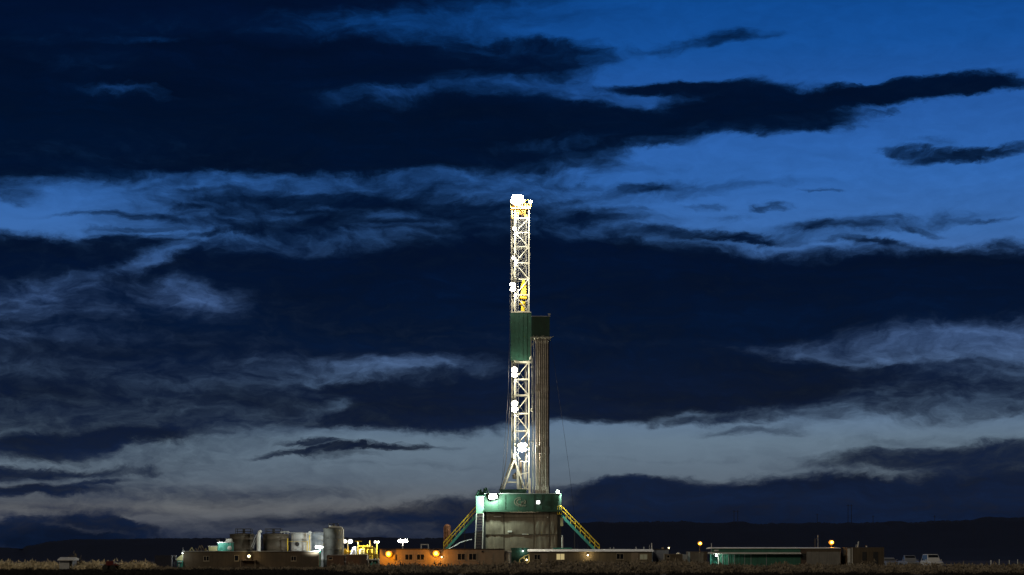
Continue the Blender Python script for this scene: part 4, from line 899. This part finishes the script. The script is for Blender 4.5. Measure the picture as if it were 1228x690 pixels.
q = MB(); q.box(PX(861.0, YG), PX(861.7, YG), YG-.2, YG+.1, .05, PZ(664, YG)); q.build('porch_post', M['white'], J)
q = MB(); q.prism_x([(YG-.75, PZ(664.6, YG)), (YG-.75, PZ(664.2, YG)), (YG-.05, PZ(662.4, YG)), (YG-.05, PZ(664.6, YG))], PX(849, YG), PX(960, YG)); q.build('eave_strip', M['white'], J)
q = MB(); q.box(PX(853.5, YG), PX(960, YG), YG+.1, YG+.2, PZ(662.8, YG)+.003, PZ(658, YG)); 
x = PX(854, YG)
while x < PX(959, YG): q.box(x, x+.05, YG+.06, YG+.1, PZ(662.7, YG), PZ(658.1, YG)); x += .5
q.build('upper_wall', M['sgreen'], J)
q = MB(); q.prism_x([(YG-.1, PZ(658.1, YG)), (YG-.1, PZ(657.3, YG)), (YG+3, PZ(656.4, YG)), (YG+6.1, PZ(657.3, YG)), (YG+6.1, PZ(658.1, YG))], PX(853, YG), PX(1008.4, YG)); q.build('roof', M['roof'], J)
q = MB(); q.box(PX(960.2, YG), PX(967, YG), YG+.02, YG+5.9, .1, PZ(658.3, YG)); q.build('recess_wall', M['brown2'], J)
q = MB(); q.box(PX(961, YG), PX(966.4, YG), YG-.03, YG+.015, 1.3, PZ(664, YG)); q.build('dark_opening', M['black'], J)
q = MB(); q.box(PX(967.2, YG), PX(1008, YG), YG, YG+5.9, .1, PZ(661.9, YG))
x = PX(967.4, YG)
while x < PX(1008, YG)-.1: q.box(x, x+.07, YG-.05, YG-.001, .1, PZ(662, YG)); x += .27
q.build('grey_wall', M['grey'], J)
q = MB(); q.box(PX(967, YG), PX(1008.2, YG), YG+.01, YG+5.8, PZ(661.9, YG)+.003, PZ(658.3, YG)); q.build('fascia', M['brown'], J)
wall_lamp('mint white porch lamp at the left end of the long green shed', 858.9, 666.3, YG+.9, 'mint', 120, .14, 1.5)
q = MB(); q.path([P(848.5, 663.4, 235), P(852, 664.4, 235), P(856, 664.6, 235)], .05, 6); tag(q.build('pipe_bracket', M['white'], origin=P(856, 664.6, 235)), 'short white pipe reaching from the green shed toward the brown container', 'pipe')
q = MB(); q.box(PX(856.5, YG), PX(861.5, YG), YG-.3, YG+.2, PZ(661.4, YG), PZ(659.6, YG)); tag(q.build('air_conditioner', M['white'], origin=(PX(859, YG), YG, PZ(661.4, YG)), bevel=.03), 'white air conditioner box on the upper left corner of the green shed', 'air conditioner')
pole('white_post', 'pale post rising from the left corner of the long green shed', 853.2, 651.5, 238, .09, 'galv', 'post')
pole('telegraph_pole', 'thin grey pole behind the long green shed left of the sodium lamp', 981, 641.5, 246, .07, 'galv')
pole('telegraph_pole', 'short leaning wooden pole beside the thin grey pole behind the shed', 977.5, 646, 247, .06, 'wood')
# dark box behind, container with bright left edge
Kb = building('storage_container', 'almost black container in the gap right of the long shed', 'container', 1008.8, 1015.6, 657, 239, 'navy', 'navy', 3, 0, .02, seams=0, corr=.3, z0=.1, skirt=False)
K = building('storage_container', 'dark khaki container with light painted in white on its left end', 'container', 1016.4, 1060, 656.6, 236, 'brown', 'brown', 3, 0, .03, seams=0, corr=.4, z0=.15, skirt=False, roof_t=.1)
q = MB(); q.box(PX(1016.2, 236), PX(1019.6, 236), 235.85, 235.94, .15, PZ(658, 236)); q.box(PX(1021.2, 236), PX(1022.2, 236), 235.85, 235.94, .15, PZ(657, 236)); q.build('corner_post', M['white'], K)  # white strips stand in for light falling on the left end
q = MB(); q.box(PX(1034, 236), PX(1039, 236), 235.9, 235.965, PZ(672, 236), PZ(662, 236)); q.box(PX(1047, 236), PX(1053, 236), 235.9, 235.965, .15, PZ(662, 236)); q.build('door', M['dark'], K)
MB().tube(P(1028.6, 656.6, 237.5), P(1029.6, 649.5, 237.5), .08, 8).build('vent_pipe', M['white'], K); MB().tube(P(1026.6, 656.6, 237.5), P(1026.8, 653, 237.5), .03, 6).build('vent_pipe', M['white'], K); MB().box(PX(1038.6, 237.5), PX(1039.8, 237.5), 237.4, 237.6, PZ(656.7, 237.5), PZ(654.8, 237.5)).build('vent_box', M['white'], K)

# ------------------------------------------------------------------ tanks on the left
def tank(label, px0, px1, pyt, Y, m, zb=0, rim='dark', n=40, rail=None, group='round storage tanks', seam=True, name='storage_tank'):
    x0, x1 = PX(px0, Y), PX(px1, Y); r = (x1-x0)/2; cx = (x0+x1)/2; zt = PZ(pyt, Y)
    t = thing(name, label, 'tank', (cx, Y+r, 0), group)
    prof = [(r, zb)]
    z = zb+1.3
    while z < zt-.4 and seam: prof += [(r, z-.03), (r+.025, z-.02), (r+.025, z+.02), (r, z+.03)]; z += 1.3
    prof += [(r, zt-.12), (r+.06, zt-.11), (r+.06, zt-.04), (r*.97, zt-.03), (r*.3, zt+.10), (.05, zt+.12)]
    b = MB(); b.lathe((cx, Y+r, 0), prof, n); b.build('shell', M[m], t, smooth=True)
    if rail:
        a, c, py = rail; q = MB(); z1 = PZ(py, Y); ya, yb = Y+r*.5, Y+r*1.5
        for y in (ya, yb):
            for zz in (z1, (z1+zt)/2): q.bar((PX(a, Y), y, zz), (PX(c, Y), y, zz), .07)
            for px in (a, (a+c)/2, c): q.bar((PX(px, Y), y, zt-.1), (PX(px, Y), y, z1), .07)
        for px in (a, c): q.bar((PX(px, Y), ya, z1), (PX(px, Y), yb, z1), .07)
        q.box(PX(a, Y), PX(c, Y), ya, yb, zt-.02, zt+.04); q.box(PX((a+c)/2, Y)-.15, PX((a+c)/2, Y)+.15, Y+r-.2, Y+r+.2, zt, z1)
        q.build('guard_rail', M[rim], t)
    return t
tank('left brown tank with a railed hatch on top', 273.5, 303, 640.3, 247, 'tank', rail=(281.5, 299.5, 634.3))
tank('second brown tank, right of the white upright pipe', 313, 345, 640.3, 247, 'tank', rail=(317, 335.5, 634.3))
q_ = thing('tank_stair', 'diagonal brace and handrail between the two brown tanks', 'stair', (PX(305, 246), 246, 0))
q = MB(); q.bar(P(301.5, 656, 246), P(307.5, 641, 246), .09); q.bar(P(303, 658, 246), P(309, 643, 246), .09); q.build('handrail', M['galv'], q_)
q = MB()
for i in range(9): c = P(302.3+i*.66, 657-i*1.66, 246); q.box(c.x-.02, c.x+.3, 246, 246.6, c.z-.03, c.z)
q.build('tread', M['galv'], q_)
q = MB(); q.tube(P(310.2, 686, 246), P(310.2, 641, 246), .27, 14); q.path([P(310.2, 641, 246), P(310.8, 638.4, 246), P(312.4, 637.4, 246.3)], .2, 12); tag(q.build('white_pipe', M['white'], origin=(PX(310.2, 246), 246, 0)), 'thick white upright pipe between the two brown tanks', 'pipe')
tank('brightly lit white tank in the middle of the tank row', 347, 372, 639.4, 248, 'wtank')
tank('pale blue tank left of the big charcoal tank', 371, 388, 638.6, 250, 'btank')
q = MB(); 
for a, c, d in ((345, 646, 684), (368.4, 649, 684), (371.3, 642, 684)): q.bar(P(a, c, 245.6), P(a, d, 245.6), .10)
q.bar(P(345, 649.5, 245.6), P(368.4, 649.5, 245.6), .03)
tag(q.build('tank_guard_posts', M['yellow'], origin=(PX(357, 245.6), 245.6, 0)), 'joined yellow posts standing in front of the white tank', 'guard frame')
q = MB(); q.path([P(336, 638.5, 246), P(343, 637.8, 246), P(347.5, 638.8, 246)], .09); q.path([P(369.2, 652, 246), P(369.6, 640, 246), P(371.6, 637.2, 246), P(373.6, 640, 246)], .1); q.bar(P(368.2, 648, 246), P(373, 639, 246), .08)
q.path([P(347.5, 638.8, 246), P(369.2, 639.3, 246)], .04)
for a in (337.5, 341, 345.5): q.tube(P(a, 640, 246), P(a, 637, 246), .07, 6)
tag(q.build('overflow_pipework', M['galv'], origin=P(336, 638.5, 246)), 'thin grey pipework along the tops of the white and blue tanks', 'pipework')
q = MB(); q.lathe((0, 0, 0), [(.05, 0), (.28, .02), (.28, .10), (.05, .12)], 14); q.v = [Vector((v.x, -v.z, v.y)) + P(356.5, 652.8, 247.95) for v in q.v]; tag(q.build('tank_valve', M['dark'], origin=P(356.5, 652.8, 247.95)), 'small dark round valve on the face of the white tank', 'valve')
bt = tank('big charcoal tank with a pale rim, tallest of the tank row', 386.6, 411.4, 633.2, 243, 'dtank', rail=(393.6, 404.4, 628.2))
q = MB(); q.box(PX(394.2, 243), PX(403.6, 243), 243.4, 244.6, PZ(633.2, 243), PZ(630.8, 243)); q.build('hatch', M['white'], bt)
q = MB(); q.path([P(404, 632.4, 242.8), P(408, 632.2, 242.8), P(410.4, 633.6, 242.8), P(411.4, 636.5, 242.8), P(411.6, 686, 242.8)], .10, 10); tag(q.build('white_pipe', M['white'], origin=(PX(411.6, 242.8), 242.8, 0)), 'thin white pipe bending over the rim of the charcoal tank and down', 'pipe')

# ------------------------------------------------------------------ light masts around the tanks
def light_pole(label, px, pyl, Y, lamps, lens, power, aim=None, spot=None, w_=.5, h_=.4, m='galv', spread=.6, yaw=0, tilt=14, top=0, face=1):
    x = PX(px, Y); z = PZ(pyl, Y)
    t = thing('light_pole', label, 'light pole', (x, Y+.3, 0), 'white light poles around the tanks')
    q = MB(); q.tube((x, Y+.3, 0), (x, Y+.3, z+.1+top), .06, 8); q.bar((x-spread*(lamps-1)/2-.1, Y+.3, z), (x+spread*(lamps-1)/2+.1, Y+.3, z), .07); q.box(x-.2, x+.2, Y+.1, Y+.5, -.02, .06); q.build('pole', M[m], t)
    for i in range(lamps):
        xx = x+(i-(lamps-1)/2)*spread; c = Vector((xx, Y-.02, z))
        hb = at(MB().disc(w_/2+.03, h_/2+.03, 0, .18, .6), (xx, Y, z)).build('lamp_head', M['dark'], t)
        at(MB().disc(w_/2, h_/2, -.04, -.002), (xx, Y, z)).build('lens', M[lens], hb)
    light(t, (x, Y-.5, z), power, COL[lens], .25, spot, aim)
    return t
light_pole('white pole with a double floodlight beside the charcoal tank and yellow pipework', 416.6, 649.4, 244, 2, 'hot', 2400, P(434, 664, 243), 125, .62, .5, 'white', .72)
light_pole('pale green pole with a flat floodlight in front of the blue and charcoal tanks', 383.4, 656.2, 239.5, 2, 'cool', 3200, P(356, 648, 248), 95, .5, .2, 'teal', .55)
light_pole('yellow pole with two small lamps on top at the right of the pipework', 451.8, 650.2, 244, 2, 'hot', 260, None, None, .22, .24, 'yellow', .42)
light_pole('dark pole with a wide white floodlight behind the tan trailer', 483, 648.9, 246, 2, 'hot', 2000, None, None, .62, .42, 'dark', .68)

# ------------------------------------------------------------------ yellow pipework and green shaker unit
g_ = thing('yellow_pipework', 'bright yellow pipes and handrails above the dark brown cabin', 'pipework', (PX(431, 243), 243, 0))
q = MB()
for a, c, d in ((413.6, 658, 684), (417.6, 655, 684), (429.6, 649.5, 684), (443.6, 648.8, 684), (437.5, 657, 684)): q.tube(P(a, c, 243), P(a, d, 243), .07, 8)
for a, c, d in ((425.5, 434, 649.3), (412.5, 422, 667.4), (413, 419, 663)): q.bar(P(a, d, 243), P(c, d, 243), .12)
q.bar(P(413.2, 658, 243), P(416.6, 664, 243), .25); q.build('pipe', M['yellow'], g_)
q = MB(); 
for a, c, d, e in ((438.8, 657.4, 448.8, 657.4), (438.8, 665, 448.8, 665), (438.8, 657.4, 438.8, 665), (443.8, 657.4, 443.8, 665), (448.8, 657.4, 448.8, 665)): q.bar(P(a, c, 242), P(d, e, 242), .26)
q.build('guard_frame', M['yellow'], g_)
q = MB(); q.lathe(P(434.2, 664.5, 243.5), [(.3, 0), (.35, .2), (.35, .5), (.15, .65)], 12); q.lathe(P(437.5, 665, 243), [(.15, 0), (.2, .3), (.1, .4)], 10); q.build('valve', M['cream'], g_)
q = MB()
for a, c in ((415.4, 660), (421.5, 661.5), (432, 658), (435.6, 654.5), (440.6, 653), (446.4, 655)): q.tube(P(a, c, 244.5), P(a, 684, 244.5), .05, 6)
for a, c, d, e in ((413, 661, 421.5, 661.5), (429.6, 655, 443.6, 655), (432, 658, 446.4, 659.5), (429.6, 660.5, 438, 662.5)): q.tube(P(a, c, 244.5), P(d, e, 244.5), .06, 6)
q.build('cross_pipe', M['yellow'], g_)
q = MB(); q.box(PX(430.6, 244), PX(433.4, 244), 244, 244.6, PZ(664.5, 244), PZ(660.6, 244)).box(PX(430.9, 244), PX(433.1, 244), 244.1, 244.5, 0, PZ(664.5, 244)-.002); q.build('control_box', M['white'], g_)
wp_ = thing('walkway_rail', 'thin pale horizontal rail above the dark brown cabin roof', 'rail', (PX(425, 240.5), 240.5, 0))
MB().tube(P(411, 666, 240.8), P(440, 664.6, 240.8), .04, 6).tube(P(427, 664.6, 240.8), P(427, 684, 240.8), .03, 6).build('rail', M['cream'], wp_)
mt_ = thing('pump_motor', 'grey teal triangular pump cover behind the cabin roof', 'pump', (PX(424, 244), 244, 0))
MB().prism([(PX(419.5, 244), PZ(666, 244)), (PX(423, 244), PZ(656.2, 244)), (PX(426.8, 244), PZ(655.6, 244)), (PX(427.3, 244), PZ(666, 244))], 244, 245.2).build('cover', M['bluegrey'], mt_, bevel=.05)
MB().prism([(PX(421.6, 244), PZ(665, 244)), (PX(424, 244), PZ(658, 244)), (PX(425.2, 244), PZ(665, 244))], 243.9, 243.99).build('grille', M['navy'], mt_)
MB().box(PX(419, 244), PX(428, 244), 244, 245.4, 0, PZ(666, 244)-.01).build('base', M['dark'], mt_)
tag(MB().lathe((PX(418, 239.5), 239.5, 0), [(.28, 0), (.3, .6), (.28, 1.1), (.3, 1.12), (.25, 1.25)], 14).build('white_drum', M['white'], origin=(PX(418, 239.5), 239.5, 0)), 'white topped drum standing at the left end of the dark brown cabin', 'drum')
sk = thing('shaker_unit', 'green machine unit with yellow railed top left of the tan trailer', 'shaker unit', (PX(447.5, 238), 238, 0))
q = MB(); q.box(PX(441.5, 238), PX(454.5, 238), 238.4, 240.6, .2, PZ(670.6, 238)); q.build('body', M['green'], sk)
q = MB()
for a in (441.8, 453.8): q.bar(P(a, 686, 238), P(a, 671, 238), .12)
q.box(PX(441.2, 238), PX(454.8, 238), 237.9, 240.7, PZ(672, 238), PZ(670.6, 238)+.003); q.bar(P(444, 684, 238.2), P(446.5, 673, 238.2), .1); q.bar(P(450, 684, 238.2), P(452.5, 676, 238.2), .14); q.build('frame', M['white'], sk)
q = MB()
for d in (665.8, 668.2): q.bar(P(441.5, d, 238), P(454.5, d, 238), .13)
for a in (443, 447.5, 452): q.bar(P(a, 670.6, 238), P(a, 664.6, 238), .09)
q.build('guard_rail', M['yellow'], sk)
q = MB(); q.lathe(P(446.6, 682, 238.15), [(.1, 0), (.3, .15), (.3, .6), (.1, .75)], 12); q.box(PX(448, 238), PX(450.5, 238), 238.2, 238.39, PZ(680, 238), PZ(674, 238)); q.build('motor', M['teal'], sk)
light(sk, P(447, 667, 238.6)+Vector((0, -.9, .1)), 0.01, COL['hot'])
vs_ = thing('separator_vessel', 'upright vessel behind the left stairway with orange sodium light painted in', 'vessel', (PX(536.4, 268), 268, 0))
MB().lathe((PX(536.4, 268), 268, 0), [(.45, 0), (.45, PZ(631, 268)), (.3, PZ(629.5, 268)), (.05, PZ(628.8, 268))], 18).build('shell', M['orange'], vs_, smooth=True)  # orange lamp light is put into the vessel's own colour
q = MB(); 
for a in (532.6, 540.4): q.bar((PX(a, 268), 267.4, 0), (PX(a, 268), 267.4, PZ(632, 268)), .09)
for d in (632, 638, 644, 650, 656): q.bar((PX(532.6, 268), 267.4, PZ(d, 268)), (PX(540.4, 268), 267.4, PZ(d, 268)), .07)
q.build('ladder_frame', M['orange'], vs_)
cable('pale hose sagging from the rig base to the back of the tan trailer', [P(565.5, 647, 258), P(558, 649, 256), P(551.5, 651, 254), P(545, 655, 250), P(538, 658.5, 244), P(534, 663, 240)], .06, 'galv')

# ------------------------------------------------------------------ far left pieces
for (a, c, d, m_, lab) in ((225.5, 234.5, 656.8, 'cream', 'left pale trestle on the roofline of the long dark cabin'), (235.5, 243.5, 654.6, 'wood', 'taller brown trestle pair on the roofline of the long dark cabin'), (244.6, 249, 657.8, 'cream', 'smallest pale trestle on the roofline beside the cream bin')):
    o = thing('pipe_trestle', lab, 'trestle', (PX((a+c)/2, 244), 244, 0), 'trestles behind the long dark cabin')
    for yy in (244, 246):
        q = MB(); m2 = (a+c)/2
        q.bar(P(a, 664, yy), P(m2, d, yy), .10); q.bar(P(c, 664, yy), P(m2, d, yy), .10); q.bar(P(a+1.5, 661, yy), P(c-1.5, 661, yy), .08)
        if m_ == 'wood': q.bar(P(a+3, 664, yy), P(a-1, d+3, yy), .09); q.bar(P(c+3, 662, yy), P(c-2, d-.4, yy), .12)
        q.bar(P(a, 664, yy), (PX(a, yy), yy, 0), .1); q.bar(P(c, 664, yy), (PX(c, yy), yy, 0), .1)
        q.build('leg', M[m_], o)
    MB().bar(P((a+c)/2, d, 244), P((a+c)/2, d, 246), .1).build('ridge_bar', M[m_], o)
o = thing('cream_bin', 'cream open bin standing between the trestles and the teal box', 'bin', (PX(255.5, 243), 243, 0))
MB().prism([(PX(251, 243), PZ(664, 243)), (PX(260.6, 243), PZ(664, 243)), (PX(261, 243), PZ(655.4, 243)), (PX(249.8, 243), PZ(655.4, 243))], 243, 245).build('body', M['cream'], o)
MB().box(PX(249.4, 243), PX(261.3, 243), 242.9, 245.1, PZ(655.4, 243)+.002, PZ(654.8, 243)).build('lid', M['white'], o)
MB().box(PX(252, 243), PX(260, 243), 243.1, 244.9, 0, PZ(664, 243)-.002).build('stand', M['dark'], o)
o = thing('teal_equipment_box', 'teal ribbed equipment box left of the first brown tank', 'equipment box', (PX(269, 243), 243, 0))
q = MB(); q.box(PX(261.6, 243), PX(277.5, 243), 242.6, 245, 0, PZ(651.2, 243))
for a in (264, 266.5, 269, 271.5, 274): q.box(PX(a, 243)-.03, PX(a, 243)+.03, 242.55, 242.6, PZ(661, 243), PZ(651.4, 243))
q.build('body', M['teal'], o); MB().box(PX(261, 243), PX(278, 243), 242.5, 245.1, PZ(651.2, 243)+.002, PZ(650.2, 243)).build('lid', M['galv'], o)
MB().prism([(PX(269.4, 243), PZ(650.2, 243)), (PX(271, 243), PZ(646.4, 243)), (PX(277, 243), PZ(646.2, 243)), (PX(277, 243), PZ(650.2, 243))], 243.3, 244.2).build('funnel', M['white'], o)
q = MB(); q.lathe((0, 0, 0), [(.05, 0), (.28, .02), (.28, .25), (.05, .3)], 14); q.v = [Vector((v.x, -v.z, v.y)) + P(275.6, 657.4, 242.5) for v in q.v]; q.build('fan', M['white'], o)
flood('floodlight aimed at the teal equipment box from the cabin roof', P(262, 649, 241.4), .3, .22, 'cool', 70, None, P(262, 655, 241.6), yaw=180, tilt=40)
o = thing('tarp_tent', 'pale yellow sloping tarpaulin at the left end of the long dark cabin', 'tarpaulin', (PX(214, 240), 240, 0))
MB().prism([(PX(209, 240), PZ(672, 240)), (PX(220, 240), PZ(672.2, 240)), (PX(220, 240), PZ(664.4, 240)), (PX(218.6, 240), PZ(664.8, 240))], 240, 242.4).build('sheet', M['cream'], o)
q = MB()
for a in (209.3, 219.7): q.bar((PX(a, 240), 240.1, 0), (PX(a, 240), 240.1, PZ(672.1, 240)), .07); q.bar((PX(a, 240), 242.3, 0), (PX(a, 240), 242.3, PZ(672.1, 240)), .07)
q.bar((PX(219.5, 240), 240, 0), (PX(219.5, 240), 240, PZ(656.5, 240)), .04); q.build('frame', M['galv'], o)
o = thing('generator', 'small teal generator under the pale yellow tarpaulin', 'generator', (PX(215.5, 239.4), 240.5, 0))
MB().box(PX(211.8, 239.4), PX(219, 239.4), 239.6, 241.2, .15, 1.15).build('body', M['teal'], o, bevel=.06)
MB().box(PX(213, 239.4), PX(218, 239.4), 239.52, 239.598, .95, 1.05).box(PX(213.5, 239.4), PX(215, 239.4), 239.5, 239.598, .4, .75).build('panel', M['white'], o)
MB().box(PX(212.2, 239.4), PX(218.6, 239.4), 239.7, 241.1, -.03, .148).build('skid', M['dark'], o)
flood('small floodlight on the left corner of the long dark cabin', P(219.2, 663.4, 239.2), .22, .16, 'cool', 26, None, P(220.6, 663.2, 240), yaw=-50, tilt=35)
nv = building('storage_container', 'dark navy container with a white right edge near the left trailer end', 'container', 185.5, 205.2, 666.2, 238, 'navy', 'navy', 3, 0, .02, seams=0, corr=.3, z0=.1, skirt=False, roof_t=.08)
MB().box(PX(205.3, 238), PX(206.4, 238), 237.9, 238.3, .1, PZ(666, 238)).build('corner_post', M['bluegrey'], nv)
MB().box(PX(206.5, 238), PX(210, 238), 238.6, 238.8, PZ(674, 238), PZ(666, 238)).build('side_panel', M['bluegrey'], nv)
o = thing('small_shed', 'small pale shed with a flat white roof among the dry brush on the left', 'shed', (PX(79, 231), 231, 0))
q = MB(); q.box(PX(71, 231), PX(87, 231), 231, 233.2, 0, PZ(672.4, 231))
x = PX(71.5, 231)
while x < PX(82, 231): q.box(x, x+.04, 230.97, 231, 0, PZ(672.6, 231)); x += .3
q.build('wall', M['galv'], o); MB().prism_x([(230.5, PZ(672.3, 231)), (230.5, PZ(671.5, 231)), (232, PZ(668.4, 231)), (233.6, PZ(670, 231)), (233.6, PZ(672.3, 231))], PX(69.8, 231), PX(89, 231)).build('roof', M['roof'], o)
MB().box(PX(83.2, 231), PX(86.2, 231), 230.94, 230.99, 0, PZ(673.4, 231)).build('door', M['black'], o)
tag(MB().lathe((PX(64.3, 229), 229, 0), [(.3, 0), (.32, .3), (.32, .62), (.27, .7)], 14).build('white_drum', M['white'], origin=(PX(64.3, 229), 229, 0)), 'small white drum lying low just left of the small shed', 'drum')
def pole_s(px, pyt): pass
# flatbed trailer with red lamps in the brush
o = thing('flatbed_trailer', 'low red flatbed trailer parked in the dry brush left of the navy container', 'flatbed', (PX(132, 226), 226, 0))
q = MB(); q.box(PX(122, 226), PX(143, 226), 225.6, 227.6, .62, .78); q.box(PX(127, 226), PX(136, 226), 226, 227.2, .78, 1.15); q.build('bed', M['tail'], o)
q = MB()
for a in (127, 136): q.tube((PX(a, 226), 225.5, .36), (PX(a, 226), 225.75, .36), .35, 14); q.tube((PX(a, 226), 227.4, .36), (PX(a, 226), 227.65, .36), .35, 14)

for a in (127, 136): q.tube((PX(a, 226), 225.7, .36), (PX(a, 226), 227.5, .36), .05, 6)
q.bar((PX(127, 226), 226.5, .36), (PX(136, 226), 226.5, .36), .08)
q.build('wheel', M['black'], o)
MB().box(PX(120.6, 226), PX(126, 226), 225.45, 225.6, .66, .76).build('bumper', M['white'], o); MB().bar(P(136.5, 673.8, 225.5), P(143.6, 677, 225.5), .09).build('drawbar', M['white'], o)

# ------------------------------------------------------------------ vehicles and posts on the right
def suv(label, px0, px1, pyt, Y, m, h=1.75, pickup=False, zb=0, yaw=0):
    w_ = 1.9; L_ = 4.7; cx = PX((px0+px1)/2, Y)
    o = thing('parked_car', label, 'car', (cx, Y, zb), 'cars parked at the right edge of the camp'); o.rotation_euler = (0, 0, R(yaw))
    O = Vector((cx, Y, zb))
    def bl(b, *a, **k): b.v = [v+O for v in b.v]; return b.build(*a, **k)
    b = MB(); hw = w_/2
    # body as stacked sections along its length (front at -y)
    secs = [(-L_/2, .42, .78, hw*.88), (-L_/2+.12, .36, .95, hw*.95), (-L_/2+1.15, .34, 1.08, hw), (L_/2-.2, .34, 1.1, hw), (L_/2, .42, 1.02, hw*.93)]
    vs = []; 
    for (y, za, zc, hh) in secs: vs += [(-hh, y, za), (hh, y, za), (hh, y, zc-.08), (hh*.93, y, zc), (-hh*.93, y, zc), (-hh, y, zc-.08)]
    fs = [(i*6+k, i*6+(k+1) % 6, (i+1)*6+(k+1) % 6, (i+1)*6+k) for i in range(4) for k in range(6)] + [(0, 1, 2, 3, 4, 5), (29, 28, 27, 26, 25, 24)]
    b.add(vs, fs); bl(b, 'body', M[m], o, bevel=.03)
    yr = .4 if pickup else L_/2-.25
    c = MB(); 
    y0, y1, y2, y3 = -L_/2+1.3, -L_/2+1.95, yr-.35, yr
    c.add([(-hw*.93, y0, 1.07), (hw*.93, y0, 1.07), (hw*.78, y1, h), (-hw*.78, y1, h), (-hw*.93, y3, 1.07), (hw*.93, y3, 1.07), (hw*.78, y2, h), (-hw*.78, y2, h)], [(0, 1, 2, 3), (5, 4, 7, 6), (0, 3, 7, 4), (1, 5, 6, 2), (3, 2, 6, 7), (0, 4, 5, 1)])
    cab = bl(c, 'cabin', M[m], o, bevel=.04)
    g2 = MB(); e = .012
    g2.add([(-hw*.84, y0+.08-e, 1.14), (hw*.84, y0+.08-e, 1.14), (hw*.70, y1-.05-e*2, h-.08), (-hw*.70, y1-.05-e*2, h-.08)], [(0, 1, 2, 3)])
    for s in (-1, 1): g2.add([(s*(hw*.93*.985+.012), y0+.35, 1.14), (s*(hw*.93*.985+.012), y3-.3, 1.14), (s*(hw*.80+.012), y2-.05, h-.1), (s*(hw*.80+.012), y1+.1, h-.1)], [(0, 1, 2, 3)])
    bl(g2, 'window_glass', M['glass'], o)
    for s in (-1, 1):
        hl = MB().box(s*hw*.72-.17, s*hw*.72+.17, -L_/2-.015, -L_/2+.1, .68, .84); bl(hl, 'headlight', M['galv'], o)
        mr = MB().box(s*(hw+.02), s*(hw+.2), y0+.25, y0+.35, 1.1, 1.28); bl(mr, 'mirror', M[m], o)
        for yy in (-L_/2+.85, L_/2-.95):
            wv = MB().tube((s*(hw-.22), yy, .36), (s*(hw+.01), yy, .36), .36, 18); wo = bl(wv, 'wheel', M['black'], o)
            bl(MB().tube((s*(hw+.005), yy, .36), (s*(hw+.03), yy, .36), .2, 12), 'rim', M['galv'], wo)
    bl(MB().box(-hw*.5, hw*.5, -L_/2-.02, -L_/2+.05, .5, .72), 'grille', M['dark'], o)
    return o
suv('white car facing the camera, largest of those parked on the right', 1107, 1128, 667.5, 262, 'car', 2.0, yaw=5)
suv('silver pickup facing the camera between the white car and the dark container', 1080, 1100, 669.5, 268, 'car2', 1.85, True, yaw=5)
suv('pale low car half hidden behind brush right of the dark container', 1058, 1072, 671, 275, 'car2', 1.55, yaw=4)
for (a, d, lab) in ((1188.5, 672, 'first and thickest white marker post from the left at the right edge'), (1198.4, 671, 'second white marker post from the left at the right edge'), (1210.4, 672, 'third white marker post from the left at the right edge'), (1220.4, 671, 'last white marker post from the left at the right edge')):
    pole('marker_post', lab, a, d, 232, .07 if a > 1190 else .11, 'white', 'post', group='white marker posts at the right edge')
for (a, r, lab) in ((1178.2, .09, 'left stubby white bollard before the marker posts'), (1180.8, .07, 'right stubby white bollard before the marker posts')):
    pole('stub_bollard', lab, a, 679, 231, r, 'white', 'bollard', group='stubby white bollards')
tag(MB().tube(P(1214, 680.3, 231.5), P(1242, 680.8, 231.5), .05, 8).tube((PX(1216, 231.5), 231.5, 0), P(1216, 680.3, 231.5), .04, 6).tube((PX(1240, 231.5), 231.5, 0), P(1240, 680.7, 231.5), .04, 6).build('pipe_rail', M['galv'], origin=(PX(1228, 231.5), 231.5, 0)), 'low grey pipe rail at the far right beside the marker posts', 'rail')
q = MB()
q.tube(P(1130, 677.2, 236), P(1176, 677.8, 236), .035, 6)
for a in range(1131, 1177, 9): q.tube((PX(a, 236), 236, 0), P(a, 676.9, 236), .03, 6)
tag(q.build('pipe_fence', M['galv'], origin=(PX(1153, 236), 236, 0)), 'long low thin pipe fence between the white car and the stubby bollards', 'fence')
